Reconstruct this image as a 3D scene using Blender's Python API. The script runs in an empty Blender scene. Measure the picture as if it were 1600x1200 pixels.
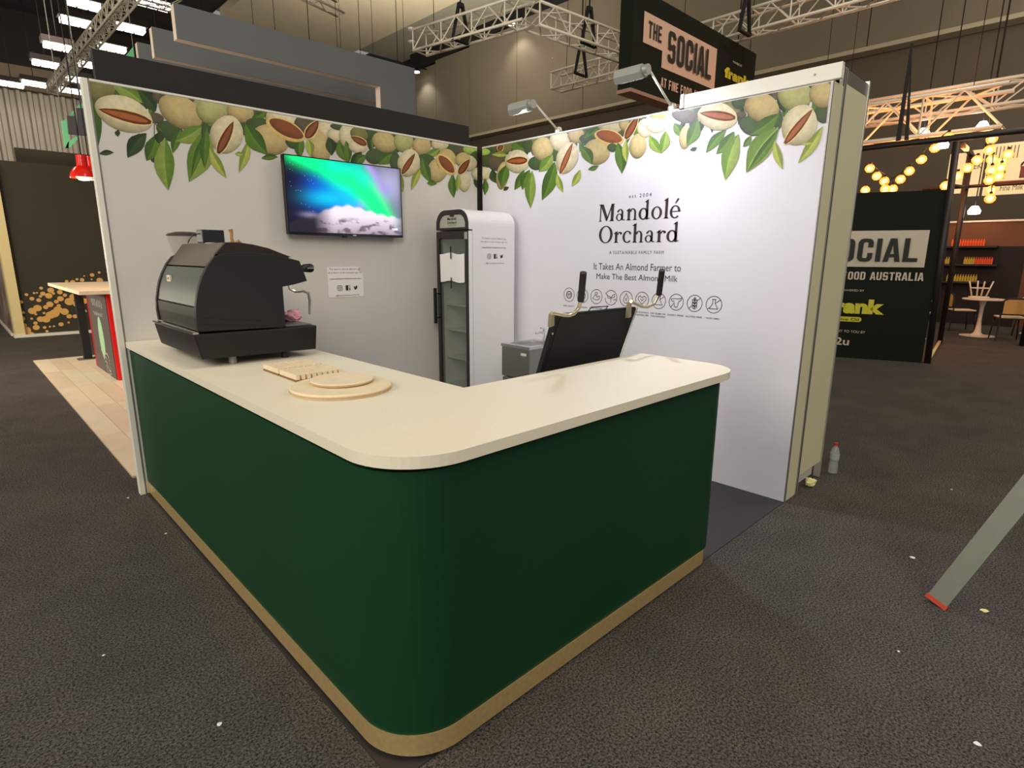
import bpy, bmesh, math, random
from mathutils import Vector, Matrix, geometry, noise as mnoise
random.seed(7)
PI = math.pi
SC = bpy.context.scene
COL = SC.collection

# ------------------------------------------------------------------ camera
CF = 896.769                                     # focal length in pixels of a 1600 px wide frame
CP = Vector((-0.74023, -4.21381, 1.54174))
YAW, PITCH, ROLL = 0.771891, -0.218405, 0.005894
_f = Vector((math.sin(YAW)*math.cos(PITCH), math.cos(YAW)*math.cos(PITCH), math.sin(PITCH)))
_r = Vector((math.cos(YAW), -math.sin(YAW), 0)); _u = _r.cross(_f)
CR = math.cos(ROLL)*_r + math.sin(ROLL)*_u
CU = -math.sin(ROLL)*_r + math.cos(ROLL)*_u
cam = bpy.data.cameras.new('camera'); camo = bpy.data.objects.new('camera', cam); COL.objects.link(camo)
m = Matrix((CR, CU, -_f)).transposed().to_4x4(); m.translation = CP
camo.matrix_world = m
cam.sensor_width = 36; cam.lens = 36*CF/1600; cam.clip_end = 200; cam.clip_start = .05
SC.camera = camo

# ------------------------------------------------------------------ world, lights, exposure
vs = SC.view_settings
vs.view_transform = 'Standard'; vs.look = 'None'; vs.gamma = 1; vs.use_curve_mapping = False
vs.exposure = 0.0
SC.cycles.max_bounces = 6
w = bpy.data.worlds.new('hall_ambience'); SC.world = w; w.use_nodes = True
w.node_tree.nodes['Background'].inputs[0].default_value = (1.0, .95, .90, 1)
w.node_tree.nodes['Background'].inputs[1].default_value = 0.27

def area(name, loc, target, size, power, col, size_y=None, spread=PI):
    l = bpy.data.lights.new(name, 'AREA'); l.energy = power; l.color = col; l.size = size; l.spread = spread
    if size_y: l.shape = 'RECTANGLE'; l.size_y = size_y
    o = bpy.data.objects.new(name, l); COL.objects.link(o); o.location = loc
    o.rotation_euler = (Vector(target)-Vector(loc)).to_track_quat('-Z', 'Y').to_euler()
    return o
WARM = (1, .93, .82)
area('high_bay_light_left', (-8, 0, 6.0), (0, -1, .6), 4.5, 520, WARM)
area('high_bay_light_overhead', (1.0, -3.2, 8.8), (1.5, -1.5, 0), 2.2, 90, WARM)
area('high_bay_light_behind', (-5.5, -9, 6.5), (2.0, 0, 1.2), 4.5, 600, WARM)
area('high_bay_light_right', (9, -6, 8.5), (6, -3, 0), 3, 300, (1, .84, .66))
area('high_bay_light_hall', (10, 9, 9), (18, 9, 6), 5, 130, (1, .88, .74))
area('added_ceiling_fill', (13, 15, 7.5), (13.5, 15.5, 12.7), 6, 800, (1, .90, .76))  # added fill aimed upwards to brighten the ceiling and soffit
area('added_cladding_fill', (2, 23, 8.6), (3, 34, 5), 5, 520, (1, .92, .80))  # added fill on the corrugated wall, since the high bay meshes emit too little
area('added_right_wall_fill', (15.5, -4, 7), (20.5, -2, 4.5), 3, 170, (1, .88, .72))  # added fill that lifts the lower hall wall, not a known fitting
area('added_underside_fill', (-2.5, 5.5, 1.6), (4, 6.5, 4.4), .6, 150, (1, .86, .7))  # invented low lamp, added to light the undersides of the baffles
area('added_left_fill', (-2.5, 8.5, 6.5), (.8, 10, 1), 1.5, 170, (1, .82, .58))  # added warm fill for the dotted wall and left truss, no lamp known there
# the two arm floodlights on top of the logo wall
for yy, pw in ((-.84, 4.5), (-1.86, 6.5)):
    area('arm_flood_light', (2.60, yy, 2.615), (2.93, yy-.5, 1.3), .05, pw, (.74, .75, 1.0), .16)

sp0 = bpy.data.lights.new('arm_flood_beam', 'SPOT'); sp0.energy = 62; sp0.color = (.82, .83, 1.0); sp0.spot_size = 1.75; sp0.spot_blend = .9; sp0.shadow_soft_size = .06
so0 = bpy.data.objects.new('arm_flood_beam', sp0); COL.objects.link(so0); so0.location = (2.60, -1.86, 2.61)
so0.rotation_euler = (Vector((2.35, -4.0, 0))-so0.location).to_track_quat('-Z', 'Y').to_euler()

# ------------------------------------------------------------------ helpers
def at(px, py, ax, v):
    d = _f + CR*((px-800)/CF) + CU*((600-py)/CF)
    i = 'xyz'.index(ax); t = (v-CP[i])/d[i]
    return CP + d*t
def lin(c):
    return tuple((x/12.92 if x <= .04045 else ((x+.055)/1.055)**2.4) for x in c)
def S(r, g, b): return lin((r/255, g/255, b/255))
MATS = {}
def mat(name, col, rough=.6, metal=0, emit=0, noise=0, nscale=40, bump=0, bscale=200, spec=.5, alpha=1, vcol=False, trans=0, ecol=None, col2=None, aniso=0):
    if name in MATS: return MATS[name]
    mt = bpy.data.materials.new(name); MATS[name] = mt; mt.use_nodes = True
    nt = mt.node_tree; b = nt.nodes['Principled BSDF']
    c = tuple(col)+(1,) if len(col) == 3 else col
    b.inputs['Base Color'].default_value = c
    b.inputs['Roughness'].default_value = rough; b.inputs['Metallic'].default_value = metal
    b.inputs['Specular IOR Level'].default_value = spec
    b.inputs['Alpha'].default_value = alpha
    b.inputs['Transmission Weight'].default_value = trans
    src = None
    if vcol:
        a = nt.nodes.new('ShaderNodeVertexColor'); a.layer_name = 'Col'; src = a.outputs[0]
    if noise or col2:
        tc = nt.nodes.new('ShaderNodeTexCoord')
        n = nt.nodes.new('ShaderNodeTexNoise'); n.inputs['Scale'].default_value = nscale; n.inputs['Detail'].default_value = 5
        nt.links.new(tc.outputs['Object'], n.inputs['Vector'])
        if col2:
            mx = nt.nodes.new('ShaderNodeMix'); mx.data_type = 'RGBA'
            mx.inputs[6].default_value = c; mx.inputs[7].default_value = tuple(col2)+(1,)
            rp = nt.nodes.new('ShaderNodeMapRange'); rp.inputs[1].default_value = .35; rp.inputs[2].default_value = .65
            nt.links.new(n.outputs[0], rp.inputs[0]); nt.links.new(rp.outputs[0], mx.inputs[0]); src = mx.outputs[2]
        else:
            rp = nt.nodes.new('ShaderNodeMapRange'); rp.inputs[1].default_value = .3; rp.inputs[2].default_value = .7
            rp.inputs[3].default_value = 1-noise; rp.inputs[4].default_value = 1+noise
            nt.links.new(n.outputs[0], rp.inputs[0])
            mx = nt.nodes.new('ShaderNodeMix'); mx.data_type = 'RGBA'; mx.blend_type = 'MULTIPLY'; mx.inputs[0].default_value = 1
            if src: nt.links.new(src, mx.inputs[6])
            else: mx.inputs[6].default_value = c
            nt.links.new(rp.outputs[0], mx.inputs[7]); src = mx.outputs[2]
    if src: nt.links.new(src, b.inputs['Base Color'])
    if bump:
        tc = nt.nodes.new('ShaderNodeTexCoord')
        n = nt.nodes.new('ShaderNodeTexNoise'); n.inputs['Scale'].default_value = bscale; n.inputs['Detail'].default_value = 3
        nt.links.new(tc.outputs['Object'], n.inputs['Vector'])
        bp = nt.nodes.new('ShaderNodeBump'); bp.inputs['Strength'].default_value = bump; bp.inputs['Distance'].default_value = .004
        nt.links.new(n.outputs[0], bp.inputs['Height']); nt.links.new(bp.outputs[0], b.inputs['Normal'])
    if emit:
        b.inputs['Emission Strength'].default_value = emit
        if vcol: nt.links.new(src, b.inputs['Emission Color'])
        else: b.inputs['Emission Color'].default_value = tuple(ecol or c[:3])+(1,)
    return mt

class MB:
    def __init__(s): s.v = []; s.f = []; s.c = []; s.smooth = []
    def face(s, pts, col=None, sm=False):
        n = len(s.v); s.v += [Vector(p) for p in pts]; s.f.append(tuple(range(n, n+len(pts)))); s.c.append(col); s.smooth.append(sm); return s
    def add(s, vs, fs, sm=False, col=None):
        n = len(s.v); s.v += [Vector(p) for p in vs]
        for f in fs: s.f.append(tuple(i+n for i in f)); s.c.append(col); s.smooth.append(sm)
        return s
    def box(s, a, b, bev=0):
        x0, y0, z0 = [min(p, q) for p, q in zip(a, b)]; x1, y1, z1 = [max(p, q) for p, q in zip(a, b)]
        if bev:
            bm = bmesh.new(); bmesh.ops.create_cube(bm, size=1)
            for v in bm.verts: v.co = Vector(((x0+x1)/2+v.co.x*(x1-x0), (y0+y1)/2+v.co.y*(y1-y0), (z0+z1)/2+v.co.z*(z1-z0)))
            bmesh.ops.bevel(bm, geom=bm.edges[:], offset=bev, segments=2, affect='EDGES', profile=.5)
            s.add([v.co.copy() for v in bm.verts], [[v.index for v in f.verts] for f in bm.faces]); bm.free(); return s
        P = [(x, y, z) for z in (z0, z1) for y in (y0, y1) for x in (x0, x1)]
        return s.add(P, [(0, 2, 3, 1), (4, 5, 7, 6), (0, 1, 5, 4), (2, 6, 7, 3), (0, 4, 6, 2), (1, 3, 7, 5)])
    def prism(s, poly, ax, a, b, sm=False):
        """poly: 2d points in the two remaining axes (in xyz order), extruded along ax"""
        def P(p, t):
            if ax == 'x': return (t, p[0], p[1])
            if ax == 'y': return (p[0], t, p[1])
            return (p[0], p[1], t)
        n = len(poly); V = [P(p, a) for p in poly]+[P(p, b) for p in poly]
        s.add(V, [(i, (i+1) % n, (i+1) % n+n, i+n) for i in range(n)], sm)
        tri = geometry.tessellate_polygon([[Vector((p[0], p[1], 0)) for p in poly]])
        s.add(V, [tuple(t) for t in tri]+[tuple(i+n for i in t) for t in tri]); return s
    def ring(s, po, pi, ax, a, b):
        def P(p, t):
            if ax == 'x': return (t, p[0], p[1])
            if ax == 'y': return (p[0], t, p[1])
            return (p[0], p[1], t)
        n = len(po); V = [P(p, t) for t in (a, b) for q in (po, pi) for p in q]
        F = []
        for i in range(n):
            j = (i+1) % n
            F += [(i, j, j+2*n, i+2*n), (i+n, i+3*n, j+3*n, j+n), (i, i+n, j+n, j), (i+2*n, j+2*n, j+3*n, i+3*n)]
        return s.add(V, F)
    def tube(s, pts, r, n=8, caps=True):
        pts = [Vector(p) for p in pts]; rs = r if isinstance(r, (list, tuple)) else [r]*len(pts)
        V = []; F = []; prev = None
        for i, p in enumerate(pts):
            d = (pts[min(i+1, len(pts)-1)]-pts[max(i-1, 0)]).normalized()
            if prev is None: a = d.orthogonal().normalized()
            else:
                a = prev-d*prev.dot(d); a = a.normalized() if a.length > 1e-6 else d.orthogonal().normalized()
            prev = a; b = d.cross(a)
            for k in range(n):
                t = 2*PI*k/n; V.append(p+(a*math.cos(t)+b*math.sin(t))*rs[i])
        for i in range(len(pts)-1):
            for k in range(n):
                k2 = (k+1) % n; F.append((i*n+k, i*n+k2, (i+1)*n+k2, (i+1)*n+k))
        s.add(V, F, True)
        if caps:
            s.add(V[:n], [tuple(range(n))[::-1]]); s.add(V[-n:], [tuple(range(n))])
        return s
    def lathe(s, prof, c, n=24, axis='z'):
        V = []; F = []
        for r, z in prof:
            for k in range(n):
                t = 2*PI*k/n; p = (r*math.cos(t), r*math.sin(t), z)
                if axis == 'x': p = (z, p[0], p[1])
                if axis == 'y': p = (p[0], z, p[1])
                V.append(Vector(p)+Vector(c))
        for i in range(len(prof)-1):
            for k in range(n):
                k2 = (k+1) % n; F.append((i*n+k, i*n+k2, (i+1)*n+k2, (i+1)*n+k))
        return s.add(V, F, True)
def obj(name, mb, material, parent=None, origin=None):
    me = bpy.data.meshes.new(name)
    if parent is not None: off = wloc(parent)
    elif origin is not None: off = Vector(origin)
    else:
        xs = [v.x for v in mb.v]; ys = [v.y for v in mb.v]; zs = [v.z for v in mb.v]
        off = Vector(((min(xs)+max(xs))/2, (min(ys)+max(ys))/2, min(zs)))
    me.from_pydata([v-off for v in mb.v], [], mb.f)
    if any(c is not None for c in mb.c):
        ca = me.color_attributes.new('Col', 'FLOAT_COLOR', 'CORNER')
        k = 0
        for f, c in zip(mb.f, mb.c):
            for j in range(len(f)):
                cc = (1, 1, 1) if c is None else (c[j] if isinstance(c[0], (tuple, list)) else c)
                ca.data[k].color = tuple(cc)+(1,); k += 1
    me.polygons.foreach_set('use_smooth', mb.smooth)
    if not any(c is not None for c in mb.c):
        bm = bmesh.new(); bm.from_mesh(me); bmesh.ops.remove_doubles(bm, verts=bm.verts, dist=1e-5); bmesh.ops.recalc_face_normals(bm, faces=bm.faces)
        for e in bm.edges:
            if len(e.link_faces) == 2 and e.calc_face_angle(0) > .6: e.smooth = False
        bm.to_mesh(me); bm.free()
    if material: me.materials.append(material)
    o = bpy.data.objects.new(name, me); COL.objects.link(o)
    if parent is not None: o.parent = parent
    else: o.location = off
    return o
def wloc(o):
    v = o.location.copy()
    while o.parent: o = o.parent; v += o.location
    return v
def tag(o, label=None, cat=None, group=None, kind=None):
    if label: o['label'] = label
    if cat: o['category'] = cat
    if group: o['group'] = group
    if kind: o['kind'] = kind
    return o
def thing(name, loc, label, cat, group=None):
    o = bpy.data.objects.new(name, None); COL.objects.link(o); o.location = loc; o.empty_display_size = .1
    return tag(o, label, cat, group)
def struct(name, mb, m, parent=None):
    o = obj(name, mb, m, parent, origin=(0, 0, 0))
    if parent is None: o['kind'] = 'structure'
    return o
def copy_tree(o, parent=None):
    c = o.copy(); COL.objects.link(c)
    if parent is not None: c.parent = parent
    for ch in list(o.children): copy_tree(ch, c)
    return c

# ---- flat print on a plane: origin O, unit axes U (right), V (up), N (towards viewer)
class Flat:
    def __init__(s, O, U, V, off=.001):
        s.O = Vector(O); s.U = Vector(U).normalized(); s.V = Vector(V).normalized(); s.N = s.U.cross(s.V); s.off = off; s.mb = MB()
    def P(s, u, v, o=None): return s.O+s.U*u+s.V*v+s.N*(s.off if o is None else o)
    def poly(s, pts, col=None, o=None):
        tri = geometry.tessellate_polygon([[Vector((p[0], p[1], 0)) for p in pts]])
        s.mb.add([s.P(p[0], p[1], o) for p in pts], [tuple(t) for t in tri], col=col); return s
    def rect(s, u0, v0, u1, v1, col=None, o=None): return s.poly([(u0, v0), (u1, v0), (u1, v1), (u0, v1)], col, o)
    def ribbon(s, pts, w, closed=False, col=None):
        n = len(pts)
        for i in range(n if closed else n-1):
            a = Vector(pts[i]); b = Vector(pts[(i+1) % n]); d = (b-a)
            if d.length < 1e-9: continue
            d.normalize(); q = Vector((-d.y, d.x))*w/2; e = d*w*.25
            s.mb.face([s.P(*(a-q-e)), s.P(*(b-q+e)), s.P(*(b+q+e)), s.P(*(a+q-e))], col)
        return s
    def circ(s, u, v, r, w, n=28, a0=0, a1=2*PI, ry=None, col=None):
        ry = ry or r
        return s.ribbon([(u+r*math.cos(a0+(a1-a0)*i/n), v+ry*math.sin(a0+(a1-a0)*i/n)) for i in range(n+1)], w, col=col)
    def disc(s, u, v, r, n=24, ry=None, col=None):
        return s.poly([(u+r*math.cos(2*PI*i/n), v+(ry or r)*math.sin(2*PI*i/n)) for i in range(n)], col)
    def text(s, body, u0, v0, u1, v1, bold=0, shear=0, keep=False, spacing=1.0, col=None):
        """text fitted in the box (u0,v0)-(u1,v1); keep: height only, centred"""
        vs, fs = text_mesh(body, bold, shear, spacing)
        x0 = min(p[0] for p in vs); x1 = max(p[0] for p in vs); y0 = min(p[1] for p in vs); y1 = max(p[1] for p in vs)
        sx = (u1-u0)/(x1-x0); sy = (v1-v0)/(y1-y0); ox = u0
        if keep: sx = sy; ox = (u0+u1)/2-sx*(x1-x0)/2
        s.mb.add([s.P(ox+(p[0]-x0)*sx, v0+(p[1]-y0)*sy) for p in vs], fs, col=col); return s
# heavy condensed block capitals
def block(fl, body, u0, v0, u1, v1, t=.19, gap=.12):
    W_ = {'I': t, ' ': .3, 'M': .8}; out = []; x = 0
    def rr(x0, y0, x1, y1, r, n=4):
        p = []
        for cx, cy, a in ((x1-r, y1-r, 0), (x0+r, y1-r, 90), (x0+r, y0+r, 180), (x1-r, y0+r, 270)):
            for i in range(n+1): q = math.radians(a+90*i/n); p.append((cx+r*math.cos(q), cy+r*math.sin(q)))
        return p
    def ringf(x, w, y0, y1, skip=None, r=.2):
        o = rr(x, y0, x+w, y1, r); i_ = rr(x+t, y0+.15, x+w-t, y1-.15, .06); n = len(o)
        for k in range(n):
            j = (k+1) % n; c = ((o[k][0]+o[j][0])/2, (o[k][1]+o[j][1])/2)
            if skip and skip(o[k], o[j]): continue
            out.append([o[k], o[j], i_[j], i_[k]])
    for ch in body:
        w = W_.get(ch, .56); q = lambda a, b, c, d: out.append([(x+a, b), (x+c, b), (x+c, d), (x+a, d)])
        if ch in 'IEFLHTPR': 
            if ch == 'T': q(w/2-t/2, 0, w/2+t/2, 1); q(0, .84, w, 1)
            else: q(0, 0, t, 1)
        if ch in 'EF': q(t, .84, w-.06, 1); q(t, .43, w-.1, .58)
        if ch in 'EL': q(t, 0, w-.04, .16)
        if ch == 'H': q(w-t, 0, w, 1); q(t, .42, w-t, .58)
        if ch == 'N': q(0, 0, t*.9, 1); q(w-t*.9, 0, w, 1); out.append([(x, 1), (x+t, 1), (x+w, 0), (x+w-t, 0)])
        if ch == 'A': out.append([(x-.03, 0), (x+.16, 0), (x+w/2+.04, 1), (x+w/2-.12, 1)]); out.append([(x+w+.03, 0), (x+w-.16, 0), (x+w/2-.04, 1), (x+w/2+.12, 1)]); q(.14, .2, w-.14, .33)
        if ch in 'O': ringf(x, w, 0, 1)
        if ch == 'D': ringf(x, w, 0, 1); q(0, 0, t, 1)
        if ch == 'U': ringf(x, w, 0, 1, lambda a, b: (a[1]+b[1])/2 > .75); q(0, .5, t, 1); q(w-t, .5, w, 1)
        if ch == 'C': ringf(x, w, 0, 1, lambda a, b: a[0] > x+w-.02 and b[0] > x+w-.02 and abs(a[1]-b[1]) > .3); q(w-t, .62, w, .82); q(w-t, .18, w, .38)
        if ch == 'R': ringf(x, w, .42, 1); out.append([(x+.26, .5), (x+.44, .5), (x+w+.02, 0), (x+w-.19, 0)])
        if ch == 'S':
            ringf(x, w, .42, 1, lambda a, b: a[0] > x+w-.02 and b[0] > x+w-.02 and abs(a[1]-b[1]) > .08, .16)
            ringf(x, w, 0, .57, lambda a, b: a[0] < x+.02 and b[0] < x+.02 and abs(a[1]-b[1]) > .08, .16)
            q(w-t, .76, w, .86); q(0, .14, t, .24)
        x += w+gap
    tot = x-gap
    for k_, p in enumerate(out): fl.mb.face([fl.P(u0+a/tot*(u1-u0), v0+b*(v1-v0), fl.off+k_*.0002) for a, b in p])
_TX = {}
def text_mesh(body, bold, shear, spacing):
    k = (body, bold, shear, spacing)
    if k in _TX: return _TX[k]
    cu = bpy.data.curves.new('t', 'FONT'); cu.body = body; cu.offset = bold; cu.shear = shear; cu.resolution_u = 3; cu.space_character = spacing
    o = bpy.data.objects.new('t', cu); COL.objects.link(o)
    dg = bpy.context.evaluated_depsgraph_get(); dg.update(); me = o.evaluated_get(dg).to_mesh()
    r = ([(v.co.x, v.co.y) for v in me.vertices], [tuple(p.vertices) for p in me.polygons])
    o.evaluated_get(dg).to_mesh_clear(); bpy.data.objects.remove(o); bpy.data.curves.remove(cu)
    _TX[k] = r; return r

# ------------------------------------------------------------------ materials
M_white = mat('painted_white_panel', S(208, 204, 196), .55, noise=.02, nscale=3)
M_white2 = mat('logo_wall_skin', S(214, 212, 217), .5, noise=.02, nscale=3)
M_alu = mat('anodised_aluminium', S(190, 190, 178), .35, .6)
M_aluw = mat('white_aluminium_profile', S(222, 220, 205), .4)
M_dark = mat('black_matte', S(22, 20, 19), .7)
M_black = mat('black_plastic', S(15, 15, 15), .45)
M_fascia = mat('charcoal_fascia', S(28, 26, 25), .85)
M_green = mat('bottle_green_laminate', S(9, 56, 30), .5, noise=.05, nscale=300, spec=.3)
M_brass = mat('brushed_brass', S(226, 196, 136), .3, .65, noise=.08, nscale=60)
M_quartz = mat('cream_stone_top', S(226, 218, 196), .45, noise=.03, nscale=120)
M_text = mat('dark_plum_ink', S(48, 28, 32), .6)
M_ply = mat('birch_plywood', S(228, 210, 176), .5, noise=.05, nscale=25)
M_plyd = mat('birch_plywood_edge', S(186, 158, 116), .6, noise=.12, nscale=60)
M_chrome = mat('polished_steel', S(200, 198, 190), .22, 1)
M_steel = mat('brushed_stainless', S(150, 150, 146), .4, .75)
M_grey = mat('grey_fabric_panel', S(108, 112, 114), .9)
M_trussm = mat('aluminium_truss', S(226, 218, 198), .4, .15)
M_paper = mat('white_paper', S(232, 228, 226), .7)

# carpet
def carpet():
    mt = mat('charcoal_carpet', (.03, .03, .03), .95, spec=.1)
    nt = mt.node_tree; b = nt.nodes['Principled BSDF']; tc = nt.nodes.new('ShaderNodeTexCoord')
    def N(sc, det):
        n = nt.nodes.new('ShaderNodeTexNoise'); n.inputs['Scale'].default_value = sc; n.inputs['Detail'].default_value = det; n.inputs['Roughness'].default_value = .8
        nt.links.new(tc.outputs['Object'], n.inputs['Vector']); return n.outputs[0]
    fine = N(115, 4); big = N(1.6, 3)
    r = nt.nodes.new('ShaderNodeValToRGB'); nt.links.new(fine, r.inputs[0])
    e = r.color_ramp.elements; e[0].position = .39; e[0].color = tuple(S(28, 26, 25))+(1,); e[1].position = .62; e[1].color = tuple(S(108, 103, 97))+(1,)
    m1 = nt.nodes.new('ShaderNodeMapRange'); m1.inputs[1].default_value = .3; m1.inputs[2].default_value = .7; m1.inputs[3].default_value = .82; m1.inputs[4].default_value = 1.15
    nt.links.new(big, m1.inputs[0])
    mx = nt.nodes.new('ShaderNodeMix'); mx.data_type = 'RGBA'; mx.blend_type = 'MULTIPLY'; mx.inputs[0].default_value = 1
    nt.links.new(r.outputs[0], mx.inputs[6]); nt.links.new(m1.outputs[0], mx.inputs[7]); nt.links.new(mx.outputs[2], b.inputs['Base Color'])
    bp = nt.nodes.new('ShaderNodeBump'); bp.inputs['Strength'].default_value = .6; bp.inputs['Distance'].default_value = .006
    nt.links.new(fine, bp.inputs['Height']); nt.links.new(bp.outputs[0], b.inputs['Normal'])
    return mt
M_carpet = carpet()

# ------------------------------------------------------------------ floor and hall shell
struct('floor', MB().box((-12, -9, -.05), (30, 36, 0)), M_carpet)
CEIL = 12.7
M_ceil = mat('ceiling_plaster', S(168, 166, 146), .9, noise=.05, nscale=2)
M_ceild = mat('black_ceiling', S(38, 30, 26), .95)
c = struct('ceiling', MB().box((10.2, -9, CEIL), (20.9, 27, CEIL+.1)), M_ceil)
struct('ceiling_dark_bay', MB().box((-12, 2, CEIL+.02), (10.18, 36, CEIL+.12)), M_ceild, c)
# lower tan soffit left of the seam
struct('soffit', MB().box((10.2, 8.5, CEIL-.35), (17.0, 26.6, CEIL-.01)), mat('tan_soffit', S(200, 188, 160), .9, noise=.04, nscale=2), c)
struct('soffit_trim', MB().box((17.02, 8.5, CEIL-.22), (17.14, 26.6, CEIL-.005)), mat('pale_trim', S(170, 160, 135), .8), c)

HX = 20.0; TRIMZ = 7.69
M_hall = mat('hall_wall_panel', S(118, 109, 92), .85, noise=.04, nscale=1.2)
M_hallb = mat('hall_lower_wall', S(92, 82, 68), .9, noise=.06, nscale=1.0)
hw = struct('wall_back', MB().box((HX+.5, -9, 0), (HX+.7, 36, TRIMZ+.1)), M_hallb)
edges = [-9, -5.2, -1.6, 2.0, 5.6, 9.2, 12.85, 16.9, 20.35, 23.2, 25.6]
for a, b in zip(edges[:-1], edges[1:]):
    top = 12.25 - .012*max(0, (b-14))**1.55
    obj('panel', MB().box((HX, a+.015, TRIMZ), (HX+.45, b-.015, top)), M_hall, hw)
obj('panel_backing', MB().box((HX+.46, -9, TRIMZ), (HX+.49, 36, 14)), M_dark, hw)
obj('trim_rail', MB().box((HX-.12, -9, TRIMZ-.12), (HX+.4, 25.6, TRIMZ)), mat('pale_trim', (0, 0, 0)), hw)
# arched black shadow gap above the wall panels
ar = MB(); ys = [(-9+i*34.6/24) for i in range(25)]
lo = [12.25-.012*max(0, (y-14))**1.55-.02 for y in ys]
ar.prism([(y, z) for y, z in zip(ys, lo)]+[(ys[-1], CEIL+.01), (ys[0], CEIL+.01)], 'x', HX+.05, HX+.44)
obj('shadow_gap', ar, M_dark, hw)
for px, py in ((650, 113), (798, 38)):
    p = at(px, py, 'x', 19.3)
    t = thing('downlight', p, 'small bright wall light at the lower end of the arched black gap' if px < 700 else 'small bright wall light beside the end of the overhead truss', 'light')
    obj('housing', MB().lathe([(.02, .3), (.1, .28), (.2, .1), (.22, .02)], p, 12), M_black, t)
    obj('lens', MB().lathe([(0, .0), (.2, .0), (.2, .03), (0, .03)], p, 14), mat('lamp_lens', (1, 1, 1), emit=12, ecol=(1, .95, .85)), t)
    obj('bracket', MB().tube([p+Vector((0, 0, .25)), (HX+.05, p.y, p.z+.3)], .03, 6), M_black, t)
    sp = bpy.data.lights.new('wall_washer', 'SPOT'); sp.energy = 90; sp.color = WARM; sp.spot_size = 1.9; sp.spot_blend = .7
    so = bpy.data.objects.new('wall_washer', sp); COL.objects.link(so); so.location = p-Vector((.1, 0, .2)); so.rotation_euler = Vector((.45, 0, -1)).to_track_quat('-Z', 'Y').to_euler()
for px, py in ((642, 45), (643, 65)):
    p = at(px, py, 'z', CEIL-.02)
    tag(obj('ceiling_fitting', MB().lathe([(0, -.05), (.16, -.05), (.2, .02), (0, .02)], p, 14), M_aluw),
        'small round ceiling fitting above the hall wall, the %s of two' % ('upper' if py < 50 else 'lower'), 'light')

# corrugated far wall on the left
cw = MB(); n = 60; pts = []
for i in range(n):
    x = -8+i*.44
    pts += [(x, 34.0), (x+.14, 34.0), (x+.2, 34.22), (x+.38, 34.22)]
pts += [(-8+n*.44, 34.6), (-8, 34.6)]
cw.prism(pts, 'z', 0, 9.25)
struct('wall_left_far', cw, mat('corrugated_cladding', S(176, 166, 150), .6, .1))
struct('wall_left_band', MB().box((-9, 33.7, 9.25), (20, 34.6, 10.3)), mat('beige_band', S(120, 104, 84), .9))
struct('wall_left_far_upper', MB().box((-9, 33.75, 10.301), (20, 34.6, CEIL+.1)), M_ceild)

# ------------------------------------------------------------------ the booth shell
W, D, H = 2.934, 2.964, 2.5
wl = struct('wall_left', MB().box((0.0, 0, 0), (2.897, .045, H)), M_white)
obj('end_post', MB().box((-.032, -.004, 0), (-.001, .05, H+.012), .003), M_aluw, wl)
obj('end_post_groove', MB().box((-.0008, -.004, 0), (.006, .03, H+.01)), M_steel, wl)
obj('top_rail', MB().box((.006, -.004, H), (2.897, .05, H+.012)), M_aluw, wl)
obj('corner_gap', MB().box((2.898, .004, 0), (2.96, .05, H-.005)), M_dark, wl)
wr = struct('wall_right', MB().box((W, -D, 0), (W+.165, -.035, H)), M_white2)
obj('top_rail', MB().box((W-.006, -2.02, H), (W+.05, -.035, H+.01)), M_aluw, wr)
obj('end_trim', MB().box((W-.004, -D-.006, 0), (W+.012, -D+.0, H), .001), M_steel, wr)
obj('end_face', MB().box((W+.014, -D-.008, .012), (W+.16, -D-.0005, H), .001), mat('cream_end_panel', S(205, 200, 165), .5), wr)
hp = thing('header_board', (W+.02, -2.5, H), 'white board strip standing on top of the logo wall near its front end', 'board')
obj('board', MB().box((W+.015, -3.0, H+.012), (W+.05, -2.03, H+.095), .002), M_aluw, hp)
obj('end_bracket', MB().box((W+.005, -2.045, H+.012), (W+.06, -2.02, H+.1), .002), M_alu, hp)
obj('screw', MB().lathe([(0, -.004), (.006, -.002), (.006, .002)], (W+.014, -2.86, H+.055), 10, 'x'), M_steel, hp)
fp = thing('wall_post', (3.15, -D, 0), 'tall grooved aluminium post between the logo wall end and the cream side panel', 'post')
for x0, x1, mm in ((3.1, 3.112, M_alu), (3.116, 3.128, M_dark), (3.132, 3.144, M_alu), (3.148, 3.158, M_dark), (3.162, 3.172, M_alu)):
    obj('channel', MB().box((x0, -D+.002, 0), (x1, -D+.05, 2.61)), mm, fp)
obj('core', MB().box((3.1, -D+.02, 0), (3.172, -D+.06, 2.6)), M_steel, fp)
sp_ = thing('cream_wall_section', (3.38, -D, .12), 'cream wall panel held off the carpet right of the grooved post', 'panel')
obj('panel', MB().box((3.178, -D+.004, .12), (3.572, -D+.03, 2.53)), mat('cream_end_panel', (0, 0, 0)), sp_)
obj('top_strip', MB().box((3.178, -D+.01, 2.532), (3.572, -D+.03, 2.61)), mat('smoked_strip', S(96, 92, 80), .3), sp_)
obj('edge_post', MB().box((3.574, -D, .0), (3.6, -D+.04, 2.625), .002), M_alu, sp_)
struct('wall_right_back', MB().box((3.2, -D+.06, .0), (3.6, -.1, 2.5)), M_white)

# black vinyl booth floor
struct('floor_booth_vinyl', MB().box((0, -D, 0), (W, 0, .004)), mat('black_vinyl', S(40, 37, 38), .55, noise=.05, nscale=30), bpy.data.objects['floor'])

# charcoal fascia behind the TV wall
tag(obj('fascia_board', MB().box((.06, .1, 0), (2.89, .16, 2.7))
    , M_fascia), 'long charcoal fascia board rising behind the television wall', 'board')

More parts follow.
